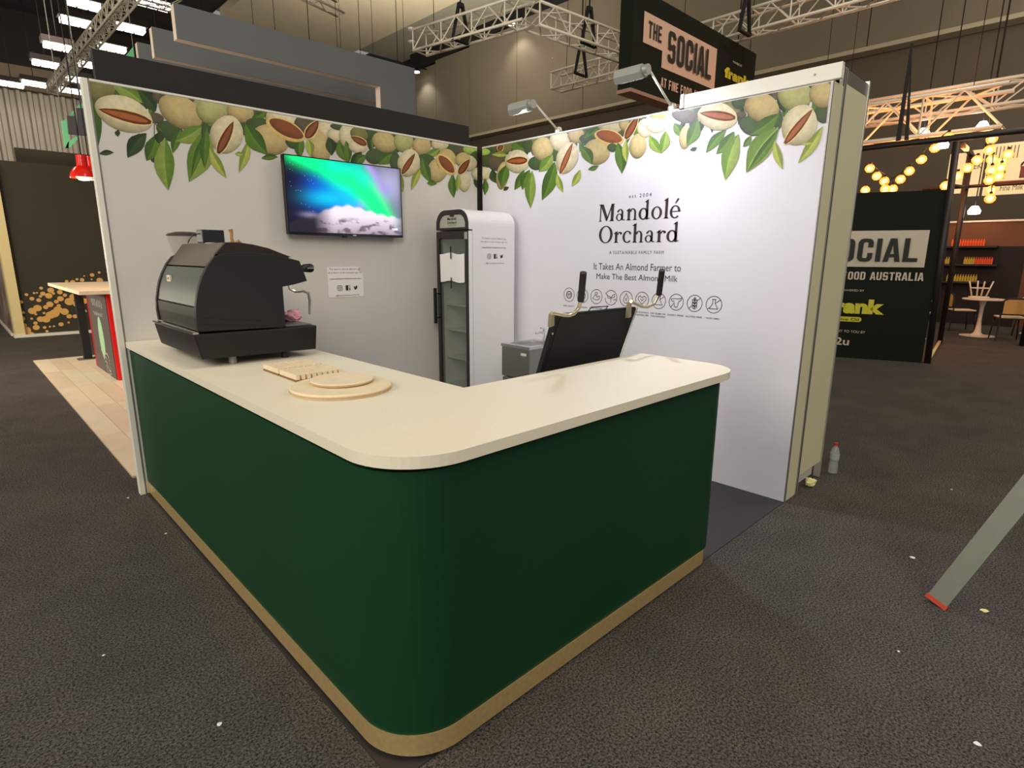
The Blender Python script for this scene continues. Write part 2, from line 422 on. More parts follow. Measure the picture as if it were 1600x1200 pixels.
# ------------------------------------------------------------------ printed almond mural
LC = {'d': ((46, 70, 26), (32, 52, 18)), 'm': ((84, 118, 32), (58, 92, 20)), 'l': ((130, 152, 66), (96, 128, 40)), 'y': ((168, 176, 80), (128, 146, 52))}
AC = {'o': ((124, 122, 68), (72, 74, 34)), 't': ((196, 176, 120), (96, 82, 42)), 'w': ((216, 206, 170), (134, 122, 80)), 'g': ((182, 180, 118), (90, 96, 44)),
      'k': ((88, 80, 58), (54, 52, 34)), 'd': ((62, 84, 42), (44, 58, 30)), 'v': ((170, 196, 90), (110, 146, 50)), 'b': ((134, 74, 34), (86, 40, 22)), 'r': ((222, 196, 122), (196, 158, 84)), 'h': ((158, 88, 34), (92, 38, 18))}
class Mural:
    def __init__(s, wall, org):
        s.wall = wall; s.org = org; s.tris = []; s.k = 0
    def P(s, x, y):
        if s.org is None: return (x, y)
        px = s.org[0]+x/7.2727; py = s.org[1]+y/7.2727
        if s.wall == 'A': p = at(px, py, 'y', 0); return (p.x, p.z)
        p = at(px, py, 'x', W); return (p.y, p.z)
    def L(s, x0, y0, x1, y1, w, c):
        s.k += 1
        hi, lo = LC[c]; hi = S(*hi); lo = S(*lo)
        a = Vector((x0, y0)); b = Vector((x1, y1)); d = b-a; q = Vector((-d.y, d.x)).normalized()
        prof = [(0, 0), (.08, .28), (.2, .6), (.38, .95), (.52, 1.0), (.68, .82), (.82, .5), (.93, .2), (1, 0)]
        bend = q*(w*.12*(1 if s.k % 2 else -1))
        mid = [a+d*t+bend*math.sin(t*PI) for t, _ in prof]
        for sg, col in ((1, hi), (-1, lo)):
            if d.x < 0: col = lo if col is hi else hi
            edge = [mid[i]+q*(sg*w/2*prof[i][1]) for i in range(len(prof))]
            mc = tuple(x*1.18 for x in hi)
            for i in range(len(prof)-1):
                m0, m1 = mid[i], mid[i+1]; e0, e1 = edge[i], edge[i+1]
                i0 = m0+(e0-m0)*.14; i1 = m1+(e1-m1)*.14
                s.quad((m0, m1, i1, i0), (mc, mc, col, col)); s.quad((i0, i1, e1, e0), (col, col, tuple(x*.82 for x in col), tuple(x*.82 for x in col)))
    def quad(s, pts, cols): s.tris.append((s.k, [s.P(p[0], p[1]) for p in pts], cols))
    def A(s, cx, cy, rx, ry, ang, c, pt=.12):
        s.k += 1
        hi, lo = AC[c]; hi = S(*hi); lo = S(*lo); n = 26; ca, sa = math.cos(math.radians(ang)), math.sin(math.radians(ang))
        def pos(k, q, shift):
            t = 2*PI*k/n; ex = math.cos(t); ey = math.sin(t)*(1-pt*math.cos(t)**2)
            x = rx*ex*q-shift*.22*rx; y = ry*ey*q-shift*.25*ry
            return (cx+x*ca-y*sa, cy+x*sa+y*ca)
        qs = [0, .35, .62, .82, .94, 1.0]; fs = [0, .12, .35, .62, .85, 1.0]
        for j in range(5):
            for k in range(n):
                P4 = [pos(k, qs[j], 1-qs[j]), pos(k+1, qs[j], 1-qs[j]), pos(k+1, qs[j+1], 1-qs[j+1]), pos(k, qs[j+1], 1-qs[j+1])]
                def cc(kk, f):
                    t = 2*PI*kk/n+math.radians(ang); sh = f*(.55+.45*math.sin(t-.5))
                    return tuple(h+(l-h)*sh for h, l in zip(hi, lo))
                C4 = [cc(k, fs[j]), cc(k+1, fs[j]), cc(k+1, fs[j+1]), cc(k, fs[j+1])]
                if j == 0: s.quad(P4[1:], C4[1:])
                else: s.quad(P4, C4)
    def slit(s, x0, y0, x1, y1, w, c='b'):
        """opening in the hull: pale rim, brown shell, lighter streak"""
        for kk, (ww, col, sh) in enumerate(((w*1.22, AC['r'][0], 1.04), (w, AC[c][1], 1.0), (w*.55, AC[c][0], .86))):
            s.k += 1; col = S(*col)
            a = Vector((x0, y0)); b = Vector((x1, y1)); m = (a+b)/2; a = m+(a-m)*sh; b = m+(b-m)*sh; d = b-a; q = Vector((-d.y, d.x)).normalized()
            pr = [(0, 0), (.12, .42), (.3, .8), (.5, 1), (.72, 1.0), (.88, .75), (1, .3)]
            up = [a+d*t+q*ww/2*h for t, h in pr]; dn = [a+d*t-q*ww/2*h for t, h in pr]
            for i in range(len(pr)-1): s.quad((up[i], up[i+1], dn[i+1], dn[i]), (col,)*4)
    def stem(s, *p):
        s.k += 1; c = S(96, 92, 48)
        for a, b in zip(p[:-1], p[1:]):
            a = Vector(a); b = Vector(b); q = Vector((-(b-a).y, (b-a).x)).normalized()*5
            s.quad((a+q, b+q, b-q, a-q), (c,)*4)
def filler(wall, u0, u1, dens=1.0):
    mu = Mural(wall, None); rd = random.Random(11); u = u0
    while u < u1:
        q = rd.random(); r_ = rd.uniform(.035, .06)
        mu.A(u, 2.49+rd.uniform(-.03, .03), r_*1.2, r_, rd.uniform(-40, 40), rd.choice('ddokdo'))
        if q < .75: mu.L(u, 2.47, u+rd.uniform(-.07, .07), 2.47-rd.uniform(.09, .17), rd.uniform(.035, .06), rd.choice('ddmm'))
        if rd.random() < .3: mu.A(u+.02, 2.44+rd.uniform(-.03, .04), .055, .045, rd.uniform(-30, 30), rd.choice('tgo'))
        u += rd.uniform(.035, .06)/dens
    return mu
def build_mural(murals, wall, parent, lo, hi):
    bm = bmesh.new(); cl = bm.loops.layers.float_color.new('Col'); k0 = 0
    for mu in murals:
        for k, pts, cols in mu.tris:
            o = .0008+(k0+k)*.000012
            if wall == 'A': vs = [bm.verts.new((p[0], -o, p[1])) for p in pts]
            else: vs = [bm.verts.new((W-o, p[0], p[1])) for p in pts]
            try: f = bm.faces.new(vs)
            except ValueError: continue
            for lp, c in zip(f.loops, cols): lp[cl] = tuple(c)+(1,)
        k0 += mu.k
    def cut(co, no):
        bmesh.ops.bisect_plane(bm, geom=bm.verts[:]+bm.edges[:]+bm.faces[:], dist=1e-6, plane_co=co, plane_no=no, clear_outer=True)
    cut((0, 0, H-.004), (0, 0, 1))
    if wall == 'A': cut((hi, 0, 0), (1, 0, 0)); cut((lo, 0, 0), (-1, 0, 0))
    else: cut((0, hi, 0), (0, 1, 0)); cut((0, lo, 0), (0, -1, 0))
    me = bpy.data.meshes.new('almond_print'); bm.to_mesh(me); bm.free()
    me.materials.append(mat('mural_ink', (1, 1, 1), .5, vcol=True, noise=.12, nscale=30))
    o = bpy.data.objects.new('almond_print', me); COL.objects.link(o); o.parent = parent
    o['label'] = 'printed band of split almonds and green leaves'
c1 = Mural('A', (120, 120)); A = c1.A; L = c1.L
A(170, 330, 100, 260, 0, 'd'); A(250, 150, 190, 120, 0, 'o'); L(180, 250, 240, 800, 190, 'm'); L(600, 90, 900, 390, 230, 'd'); A(930, 220, 75, 80, 0, 'k'); L(400, 80, 750, 300, 170, 'l')
A(900, 470, 90, 60, 10, 'k'); A(1060, 620, 170, 110, 25, 'd'); L(1180, 600, 1090, 870, 110, 'm')
A(1440, 560, 120, 120, 0, 'd'); c1.stem((880, 500), (880, 680)); c1.stem((880, 520), (960, 620), (1000, 720))
A(530, 420, 345, 195, 21, 'w'); c1.slit(235, 365, 845, 520, 120, 'h')
L(470, 600, 465, 680, 60, 'd'); L(250, 875, 420, 860, 60, 'd'); L(840, 900, 915, 975, 60, 'd')
L(710, 640, 600, 880, 130, 'l'); L(790, 640, 575, 920, 190, 'd'); L(900, 660, 790, 955, 200, 'm'); L(960, 620, 930, 760, 110, 'd')
A(1500, 380, 220, 180, 0, 'g'); A(1175, 400, 275, 175, 32, 't')
L(1430, 560, 1120, 730, 190, 'l'); L(1000, 690, 1040, 1290, 230, 'l'); L(1470, 590, 1275, 1195, 300, 'l'); L(1480, 600, 1300, 1150, 90, 'm')
c1.stem((1430, 480), (1470, 590))
c2 = Mural('A', (320, 140)); A = c2.A; L = c2.L
A(0, 480, 40, 260, 0, 'd'); A(480, 420, 90, 110, 0, 'd'); L(20, 420, 0, 900, 120, 'm'); A(70, 230, 175, 165, 10, 'g'); A(400, 250, 160, 125, 20, 't'); L(700, 240, 520, 340, 100, 'm'); A(620, 400, 160, 80, 10, 'd')
L(500, 570, 385, 945, 110, 'y'); L(430, 740, 340, 730, 50, 'y'); A(740, 570, 220, 175, 20, 't'); L(460, 390, 710, 735, 200, 'm'); L(640, 780, 830, 765, 70, 'm')
L(50, 660, 245, 1005, 110, 'y'); A(245, 510, 190, 220, 14, 'w'); c2.slit(325, 360, 150, 725, 105, 'b')
A(1000, 610, 90, 60, 20, 'd'); L(1090, 500, 1080, 790, 120, 'm'); A(900, 360, 220, 130, 22, 'w'); A(1120, 400, 110, 120, 0, 'k')
A(915, 455, 245, 108, 27, 'r'); A(925, 445, 215, 80, 27, 'b')
A(1380, 450, 110, 130, 0, 'w'); A(1300, 660, 120, 210, -12, 't'); L(1165, 555, 1200, 760, 100, 'y')
c2.slit(1290, 350, 1150, 550, 110, 'b'); A(1520, 520, 140, 90, 8, 'w'); A(1510, 425, 90, 38, 10, 'd'); L(1400, 540, 1440, 750, 130, 'd'); L(1520, 570, 1620, 820, 130, 'm')
c3 = Mural('A', (540, 170)); A = c3.A; L = c3.L
A(30, 300, 110, 150, 0, 'w'); L(0, 360, 30, 620, 90, 'm'); A(250, 280, 90, 75, 20, 'd'); A(150, 290, 105, 85, 25, 'o'); A(140, 430, 110, 80, 10, 'w'); c3.slit(55, 315, 235, 410, 75, 'b')
A(330, 540, 110, 90, 0, 'd'); L(180, 490, 50, 620, 120, 'd'); L(230, 530, 110, 630, 110, 'm'); A(560, 450, 60, 60, 0, 'd'); L(590, 490, 370, 630, 170, 'm'); A(560, 600, 60, 110, 0, 'd')
A(1230, 430, 110, 110, 0, 'd'); A(1340, 480, 80, 60, 0, 'k'); A(440, 380, 150, 115, 25, 't'); A(655, 370, 112, 125, 0, 'g'); A(1070, 400, 100, 75, 0, 'w'); A(860, 420, 105, 118, 10, 't'); L(900, 540, 1070, 450, 90, 'l')
A(900, 580, 110, 70, 0, 'd'); L(860, 660, 745, 925, 80, 'y'); A(1040, 700, 115, 145, 15, 't'); L(870, 550, 965, 840, 115, 'm'); L(920, 845, 1035, 855, 60, 'm')
L(620, 720, 650, 950, 70, 'y'); A(715, 615, 128, 160, 14, 'w'); c3.slit(788, 505, 638, 742, 66, 'b')
A(1140, 580, 115, 125, 10, 't'); A(1140, 635, 150, 80, 48, 'r'); A(1143, 630, 125, 54, 48, 'b')
A(1430, 460, 100, 55, 0, 'v'); A(1480, 590, 90, 110, 0, 'd'); L(1215, 740, 1228, 1015, 95, 'm'); A(1400, 620, 90, 90, 0, 'w'); A(1350, 830, 72, 115, 4, 'w'); L(1275, 740, 1265, 940, 65, 'y'); A(1330, 580, 90, 85, 0, 't'); c3.slit(1405, 575, 1285, 740, 80, 'b')
A(1510, 740, 85, 75, 0, 'w'); L(1450, 800, 1520, 920, 60, 'd')
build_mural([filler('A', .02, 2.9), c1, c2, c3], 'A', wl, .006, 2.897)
c4 = Mural('B', (740, 170)); A = c4.A; L = c4.L
A(150, 540, 110, 130, 0, 'd'); A(110, 490, 80, 40, 0, 'v'); A(130, 740, 60, 80, 0, 'w'); L(130, 790, 128, 985, 70, 'm'); A(260, 600, 110, 110, 0, 'k'); A(350, 440, 90, 70, 0, 'o'); c4.slit(330, 390, 290, 480, 60, 'b'); L(210, 520, 400, 530, 60, 'y')
L(440, 350, 620, 470, 190, 'm'); A(620, 420, 60, 80, 0, 'd'); L(210, 690, 270, 850, 100, 'd'); A(330, 760, 70, 160, 8, 't'); L(390, 630, 320, 900, 130, 'm'); L(340, 930, 405, 890, 45, 'd')
A(500, 600, 145, 135, 10, 'w'); c4.slit(370, 598, 612, 585, 85, 'h')
A(710, 620, 90, 80, 0, 'd'); A(930, 520, 70, 80, 0, 'd'); A(785, 455, 122, 135, 10, 't'); A(980, 360, 115, 125, 0, 'w'); A(1165, 300, 95, 95, 0, 't'); A(1310, 340, 110, 60, 0, 'd'); L(1410, 210, 1250, 335, 90, 'm')
L(575, 695, 465, 925, 100, 'm'); L(640, 690, 555, 925, 105, 'm'); L(900, 520, 740, 720, 140, 'l'); L(670, 700, 650, 1135, 125, 'l'); L(925, 600, 778, 1040, 160, 'm')
L(950, 740, 1018, 955, 75, 'y'); L(1215, 690, 1115, 885, 80, 'y'); A(1400, 490, 150, 150, 20, 't'); L(1215, 420, 1350, 635, 130, 'm'); L(1300, 692, 1425, 645, 55, 'm')
A(1065, 560, 120, 190, 20, 'w'); c4.slit(1130, 385, 985, 735, 62, 'h')
c5 = Mural('B', (920, 140)); A = c5.A; L = c5.L
A(360, 430, 110, 110, 0, 'k'); A(240, 400, 150, 105, 10, 'w'); A(400, 380, 60, 90, 0, 't'); L(110, 420, -10, 525, 80, 'm'); A(232, 545, 172, 92, 14, 'r'); A(235, 535, 150, 68, 14, 'h')
A(270, 660, 60, 50, 0, 'd'); L(330, 600, 378, 955, 140, 'm'); A(560, 640, 100, 145, 10, 't'); A(640, 440, 90, 110, 0, 'w'); L(425, 570, 430, 830, 80, 'y'); c5.slit(565, 300, 420, 560, 85, 'b')
A(780, 300, 95, 42, 4, 'v'); A(770, 410, 120, 85, -5, 'w'); L(690, 520, 825, 725, 120, 'l'); L(880, 465, 825, 725, 120, 'l')
A(1090, 300, 150, 80, 10, 'k'); L(970, 380, 1050, 545, 120, 'm'); A(1100, 540, 72, 140, 10, 't'); L(1240, 330, 1115, 645, 150, 'm'); L(1150, 690, 1232, 655, 45, 'd')
c6 = Mural('B', (1080, 120)); A = c6.A; L = c6.L
A(540, 290, 80, 80, 0, 'd'); A(570, 430, 60, 35, 0, 'k'); A(300, 450, 228, 160, 8, 'w'); c6.slit(95, 412, 505, 468, 105, 'h'); A(690, 560, 150, 110, 20, 'd'); A(1500, 420, 90, 110, 0, 'd')
L(400, 600, 168, 865, 115, 'm'); L(490, 620, 285, 880, 130, 'm'); L(410, 850, 400, 900, 40, 'm'); A(985, 480, 60, 120, 0, 'd'); A(805, 350, 200, 165, 14, 't'); A(1180, 210, 195, 190, 0, 'g'); A(1490, 200, 150, 155, 0, 't')
L(1000, 420, 665, 660, 170, 'm'); L(540, 650, 388, 1175, 195, 'l'); L(680, 670, 590, 800, 70, 'm'); L(995, 570, 625, 1090, 250, 'l'); L(1000, 590, 640, 1080, 100, 'm')
L(950, 730, 1040, 1055, 100, 'y'); L(1500, 560, 1215, 985, 120, 'y'); L(1380, 755, 1250, 765, 50, 'y'); A(1230, 550, 195, 245, 28, 'w'); c6.slit(1385, 365, 1065, 760, 88, 'h')
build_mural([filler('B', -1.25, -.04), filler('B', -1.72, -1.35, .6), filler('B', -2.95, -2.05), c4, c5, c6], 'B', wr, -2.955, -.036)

# ------------------------------------------------------------------ logo wall print
WU = (0, -1, 0)                                   # reading direction on the logo wall
def wy(px, py): p = at(px, py, 'x', W); return (-p.y, p.z)
lg = Flat((W, 0, 0), WU, (0, 0, 1), .0012)
# serif lettering drawn from stems, bowls and serifs
class Serif:
    def __init__(s, fl, u, v, sc): s.f = fl; s.u = u; s.v = v; s.s = sc
    def poly(s, pts): s.f.poly([(s.u+x*s.s, s.v+y*s.s) for x, y in pts])
    def stem(s, x, y0, y1, w=.125, foot=True, flag=True):
        s.poly([(x, y0), (x+w, y0), (x+w, y1), (x, y1)])
        if foot: s.poly([(x-.07, y0), (x+w+.07, y0), (x+w, y0+.045), (x, y0+.045)])
        if flag: s.poly([(x-.08, y1-.075), (x+.01, y1-.10), (x+w, y1+.03), (x+w, y1+.045)])
    def bowl(s, cx, cy, rx, ry, tx, ty, a0=0, a1=360):
        n = 30
        for i in range(n):
            t0 = math.radians(a0+(a1-a0)*i/n); t1 = math.radians(a0+(a1-a0)*(i+1)/n)
            s.poly([(cx+rx*math.cos(t0), cy+ry*math.sin(t0)), (cx+rx*math.cos(t1), cy+ry*math.sin(t1)),
                    (cx+(rx-tx)*math.cos(t1), cy+(ry-ty)*math.sin(t1)), (cx+(rx-tx)*math.cos(t0), cy+(ry-ty)*math.sin(t0))])
    def ch(s, c):
        X = .5; B = .25
        if c == 'M':
            s.poly([(.06, 0), (.125, 0), (.145, .75), (.08, .75)]); s.poly([(.0, 0), (.19, 0), (.14, .04), (.05, .04)])
            s.poly([(.0, .75), (.2, .75), (.2, .71), (.05, .71)]); s.poly([(.08, .75), (.25, .75), (.50, .14), (.4, .02)])
            s.poly([(.4, .02), (.46, .02), (.75, .75), (.68, .75)]); s.poly([(.64, 0), (.79, 0), (.81, .75), (.66, .75)])
            s.poly([(.57, 0), (.84, 0), (.78, .045), (.63, .045)]); s.poly([(.66, .75), (.86, .75), (.8, .71), (.68, .71)]); return .9
        if c == 'O': s.bowl(.38, .375, .36, .39, .135, .045); return .78
        if c == 'o': s.bowl(B+.02, B, .25, .265, .115, .045); return .56
        if c == 'c':
            s.bowl(.25, B, .24, .265, .115, .05, 48, 318); s.bowl(.385, .40, .05, .05, .05, .05); return .47
        if c == 'e':
            s.bowl(.25, B, .235, .265, .11, .05, 0, 318); s.poly([(.07, .25), (.47, .25), (.485, .285), (.07, .285)]); return .5
        if c == 'E':
            w = s.ch('e'); s.poly([(.22, .58), (.26, .57), (.42, .76), (.32, .79)]); return w
        if c == 'a':
            s.bowl(.19, .15, .17, .16, .08, .035); s.stem(.29, .04, .36, .1, False, False)
            s.bowl(.235, .34, .155, .165, .1, .04, 0, 150); s.bowl(.41, .09, .1, .09, .045, .04, 180, 320); s.bowl(.12, .40, .045, .045, .045, .045); return .53
        if c == 'n' or c == 'h':
            s.stem(.08, 0, .48 if c == 'n' else .8); s.bowl(.33, .31, .17, .19, .1, .05, 0, 165); s.stem(.40, 0, .32, .1, True, False); return .6
        if c == 'd':
            s.bowl(.25, .24, .235, .25, .12, .05, 0, 360); s.stem(.37, 0, .8, .11, False, True); s.poly([(.37, 0), (.56, .035), (.56, .06), (.48, .06)]); return .6
        if c == 'l': s.stem(.09, 0, .8); return .29
        if c == 'r': s.stem(.08, 0, .48); s.bowl(.31, .30, .13, .18, .06, .06, 40, 160); s.bowl(.38, .41, .055, .055, .055, .055); return .45
        return .3
def serif_line(text, u0, v0, u1, cap):
    tmp = Flat((0, 0, 0), (1, 0, 0), (0, 1, 0)); x = 0
    for c in text:
        x += Serif(tmp, x, 0, 1).ch(c)
    k = (u1-u0)/x; s = cap/.75
    # same drawing, stretched to the measured width
    for v in tmp.mb.v: pass
    base = [(u0+v.x*k, v0+v.y*s) for v in tmp.mb.v]
    lg.mb.add([lg.P(a, b) for a, b in base], tmp.mb.f)
serif_line('MandolE', 1.385, 1.808, 2.085, .125)
serif_line('Orchard', 1.39, 1.648, 2.09, .125)
lg.text('est 2004', 1.655, 1.965, 1.845, 1.99, spacing=1.5)
lg.text('A SUSTAINABLE FAMILY FARM', 1.50, 1.566, 1.972, 1.589, spacing=1.3)
lg.text('It Takes An Almond Farmer to', 1.355, 1.447, 2.115, 1.497)
lg.text('Make The Best Almond Milk', 1.385, 1.375, 2.095, 1.418)
caps = [('GREAT QUALITY',), ('VEGAN',), ('PLANT PROTEIN',), ('SUSTAINABLE',), ('HIGH IN OILS',), ('LOW IN SUGAR &', 'CHOLESTEROL FREE'), ('NO GUMS OR', 'THICKENERS'), ('DAIRY FREE',), ('GLUTEN FREE',), ('NON GMO',)]
cpx = [(889.3, 460.5), (912, 462), (932.5, 463), (954.8, 464.5), (978.3, 466), (1003.5, 467.5), (1029.5, 469.3), (1056.5, 471.5), (1085.5, 473.8), (1115.5, 476)]
cc = [wy(*p) for p in cpx]
u_0, u_9 = cc[0][0], cc[-1][0]
for i, cp in enumerate(caps):
    u = u_0+(u_9-u_0)*i/9; v = cc[0][1]+(cc[-1][1]-cc[0][1])*i/9; R = .056; k = .0042
    def rb(pts, closed=False): lg.ribbon([(u+x*R, v+y*R) for x, y in pts], k, closed)
    if i == 3: lg.circ(u, v, R, k, a0=math.radians(-20), a1=math.radians(150)); lg.circ(u, v, R, k, a0=math.radians(185), a1=math.radians(325)); rb([(.95, -.5), (.75, -.15), (.4, -.35)])
    else: lg.circ(u, v, R, k)
    if i == 0: lg.circ(u, v, R*.5, k*1.6, 14); rb([(-.5, .1), (.5, .1)]); rb([(-.45, -.15), (.45, -.15)]); rb([(-.2, .2), (0, 0), (.25, .25)])
    if i == 1: lg.circ(u, v, R*.55, k); rb([(-.3, .2), (0, -.3), (.3, .3)])
    if i == 2: rb([(-.1, .65), (.2, .5), (.1, .25), (-.25, .2), (-.2, .5), (-.05, .6)]); rb([(-.25, .2), (-.65, -.25), (-.2, -.45), (.4, -.4), (.65, -.05), (.55, .1), (.3, .05), (.1, -.1), (.05, .25)])
    if i == 3: rb([(0, -.7), (0, 0), (-.25, .15), (-.65, .3), (-.5, -.05), (0, -.1)]); rb([(0, 0), (.3, .35), (.6, .5), (.62, .1), (.3, 0), (.05, -.05)]); rb([(-.95, .6), (-.6, .3)])
    if i == 4: rb([(0, .72), (-.38, .05), (-.42, -.3), (-.2, -.6), (.2, -.6), (.42, -.3), (.38, .05)], True); rb([(-.08, .05), (.1, 0), (-.08, -.15), (.08, -.3)])
    if i == 5: rb([(0, -.6), (-.6, 0), (-.6, .32), (-.3, .5), (0, .25), (.3, .5), (.6, .32), (.6, 0)], True); rb([(-.25, .1), (0, -.15), (.25, .15)])
    if i in (6, 9): rb([(-.16, .62), (-.16, .15), (-.55, -.5), (.55, -.5), (.16, .15), (.16, .62)], True); rb([(-.25, .62), (.25, .62)]); rb([(.2, .2), (.8, .6)])
    if i == 9: rb([(-.8, -.6), (-.55, -.4)])
    if i == 7: rb([(-.75, .35), (-.3, .42), (.3, .42), (.75, .55)]); rb([(-.75, .35), (-.6, .1), (-.35, .1), (-.2, -.55), (0, -.68), (.2, -.55), (.35, .1), (.6, .2), (.75, .55)]); rb([(-.75, -.7), (-.35, -.2)])
    if i == 8:
        rb([(0, -.7), (0, .6)]); rb([(.3, .3), (.75, .7)]); rb([(-.75, -.65), (-.4, -.35)])
        for yy in (-.55, -.2, .15): rb([(0, yy-.15), (-.32, yy+.1), (-.3, yy+.32), (0, yy+.1), (.3, yy+.32), (.32, yy+.1), (0, yy-.15)])
        rb([(0, .35), (-.14, .55), (0, .75), (.14, .55)], True)
    for j, t in enumerate(cp):
        wd = .062 if len(t) > 9 else .048
        lg.text(t, u-wd, v-.098-j*.02, u+wd, v-.087-j*.02, bold=.01)
o = obj('wall_lettering', lg.mb, M_text, wr); o['label'] = 'plum printed company name, slogan and row of round line icons'

# small info sheets (TV wall and fridge side)
def info_sheet(fl, w, h, name, label, parent=None, torn=True):
    """fl origin at the lower left corner of the sheet"""
    pp = Flat(fl.O, fl.U, fl.V, fl.off)
    pts = [(0, 0), (w, 0), (w, h*.78), (w*.86, h*.86), (w*.9, h), (0, h)] if torn else [(0, 0), (w, 0), (w, h), (0, h)]
    back = [pp.P(p[0], p[1], fl.off) for p in pts]
    mb = MB(); tri = geometry.tessellate_polygon([[Vector((p[0], p[1], 0)) for p in pts]])
    mb.add(back, [tuple(t) for t in tri])
    o = obj(name, mb, M_paper, parent)
    if parent is None: tag(o, label, 'notice')
    else: o['label'] = label
    q = Flat(fl.O, fl.U, fl.V, fl.off+.0006)
    q.text('To learn more about us,', w*.06, h*.89, w*.94, h*.95); q.text('the farm and recipes go to', w*.02, h*.77, w*.97, h*.83)
    q.text('mandoleorchard.com.au', w*.06, h*.585, w*.93, h*.63, bold=.02); q.text('@mandoleorchard', w*.2, h*.03, w*.86, h*.08, bold=.01)
    k = h*.075; cx, cy = w*.32, h*.3; rr = [(cx+a*k*1.1, cy+b*k*1.1) for a, b in ((-.6, -1), (.6, -1), (1, -.6), (1, .6), (.6, 1), (-.6, 1), (-1, .6), (-1, -.6))]
    q.ribbon(rr, h*.018, True); q.circ(cx, cy, k*.55, h*.018, 16); q.disc(cx+k*.6, cy+k*.6, k*.1, 8)
    cx = w*.55
    q.rect(cx-k*1.15, cy-k*1.15, cx+k*.15, cy+k*1.15); q.rect(cx+k*.6, cy-k*1.15, cx+k*1.15, cy); q.rect(cx+k*.6, cy+k*.3, cx+k*1.15, cy+k*.62); q.rect(cx+k*.15, cy+k*.95, cx+k*1.15, cy+k*1.15); q.rect(cx-.1*k, cy-k*.05, cx+.15*k, cy+k*.2)
    q.rect(cx+k*.15, cy-k*1.15, cx+k*.2, cy)
    cx = w*.77
    q.poly([(cx-k, cy-k*.8), (cx+k*.1, cy-k*.95), (cx+k*.8, cy-k*.2), (cx+k*.85, cy+k*.5), (cx+k*1.1, cy+k*.85), (cx+k*.7, cy+k*.75), (cx+k*.35, cy+k*.9), (cx, cy+k*.6), (cx, cy+k*.2), (cx-k*.9, cy+k*.8), (cx-k*.9, cy), (cx-k*.5, cy-k*.5)])
    obj('print', q.mb, M_text, o)
    return o
info_sheet(Flat((1.37, 0, 1.222), (1, 0, 0), (0, 0, 1), .002), .305, .235, 'info_sheet', 'white paper notice with social media icons taped below the television')

# ------------------------------------------------------------------ counter
def rrect_path(x0, y0, x1, y1, r_fl, r_fr):
    """closed outline of the L counter seen from above; outer left-front corner r_fl, right-front corner r_fr"""
    pts = [(x0, 0)]
    for i in range(15): t = PI+PI/2*i/14; pts.append((x0+r_fl+r_fl*math.cos(t), y0+r_fl+r_fl*math.sin(t)))
    for i in range(11): t = -PI/2+PI/2*i/10; pts.append((x1-r_fr+r_fr*math.cos(t), y0+r_fr+r_fr*math.sin(t)))
    return pts
SLAB = rrect_path(.003, -3.01, 2.035, 0, .235, .20)+[(2.035, -2.406), (.735, -2.406), (.735, 0)]
ct = thing('service_counter', (.9, -2.7, .004), 'dark green L-shaped counter with a rounded corner and brass kick band', 'counter')
obj('worktop', MB().prism([(x, y-.006) for x, y in SLAB], 'z', .974, 1.01), M_quartz, ct)['label'] = 'cream stone worktop'
BODY = rrect_path(.018, -2.975, 1.985, 0, .215, .17)+[(1.985, -2.45), (.70, -2.45), (.70, 0)]
obj('green_cladding', MB().prism([(x, y-.006) for x, y in BODY], 'z', .09, .955), M_green, ct)
IN = rrect_path(.05, -2.94, 1.95, 0, .19, .14)+[(1.95, -2.47), (.68, -2.47), (.68, 0)]
obj('shadow_gap', MB().prism([(x, y-.006) for x, y in IN], 'z', .9551, .9739), M_dark, ct)
BR = rrect_path(.014, -2.979, 1.9, 0, .219, .10)+[(1.9, -2.5), (.70, -2.5), (.70, 0)]
obj('brass_kick_band', MB().prism([(x, y-.006) for x, y in BR], 'z', .016, .0899), M_brass, ct)
obj('plinth', MB().prism([(x, y-.006) for x, y in IN], 'z', .0041, .0159), M_dark, ct)

# ------------------------------------------------------------------ espresso machine
MY0, MY1 = -1.25, -.55
def mp(px, py, y=MY0): p = at(px, py, 'y', y); return (p.x, p.z)
em = thing('espresso_machine', (.35, -.9, 1.01), 'large black espresso machine with curved grey back on the counter by the left wall', 'coffee machine')
M_mside = mat('graphite_plastic', S(22, 24, 23), .5); M_mback = mat('brushed_graphite_metal', S(92, 100, 92), .42, .35); M_mtop = mat('dark_lid_metal', S(95, 88, 78), .45, .6)
side = [mp(*p) for p in ((310, 519), (306.5, 498), (306, 480), (308, 462), (311, 447), (316, 432), (324, 415), (334, 402), (343, 397.5), (355, 395.5), (375, 394.3), (400, 395), (422, 397.5), (442, 401), (468, 407.5), (474, 422), (480, 439), (460, 444.5), (442, 448), (443.5, 470), (447, 511))]
for y in (MY0, MY1+.0): 
    sd_ = obj('side_panel', MB().prism(side, 'y', y, y+.03), M_mside, em)
    bv = sd_.modifiers.new('edge', 'BEVEL'); bv.width = .009; bv.segments = 3; bv.limit_method = 'ANGLE'; bv.angle_limit = .9
    a_ = mp(309, 497); b2_ = mp(445, 503); c_ = mp(309, 507); d_ = mp(445, 509)
    if y == MY0:
        obj('panel_seam', MB().prism([(a_[0]+.01, a_[1]), (b2_[0]-.004, b2_[1]), (b2_[0]-.004, b2_[1]+.0025), (a_[0]+.01, a_[1]+.0025)], 'y', y-.0012, y+.002), M_dark, sd_)
        obj('panel_seam', MB().prism([(c_[0]+.012, c_[1]), (d_[0]-.003, d_[1]), (d_[0]-.003, d_[1]+.002), (c_[0]+.012, c_[1]+.002)], 'y', y-.0012, y+.002), M_dark, sd_)
inn = [mp(*p) for p in ((313, 519), (309.5, 498), (309, 480), (311, 462), (314, 447), (319, 432), (325, 419))]
u0 = inn[-1]
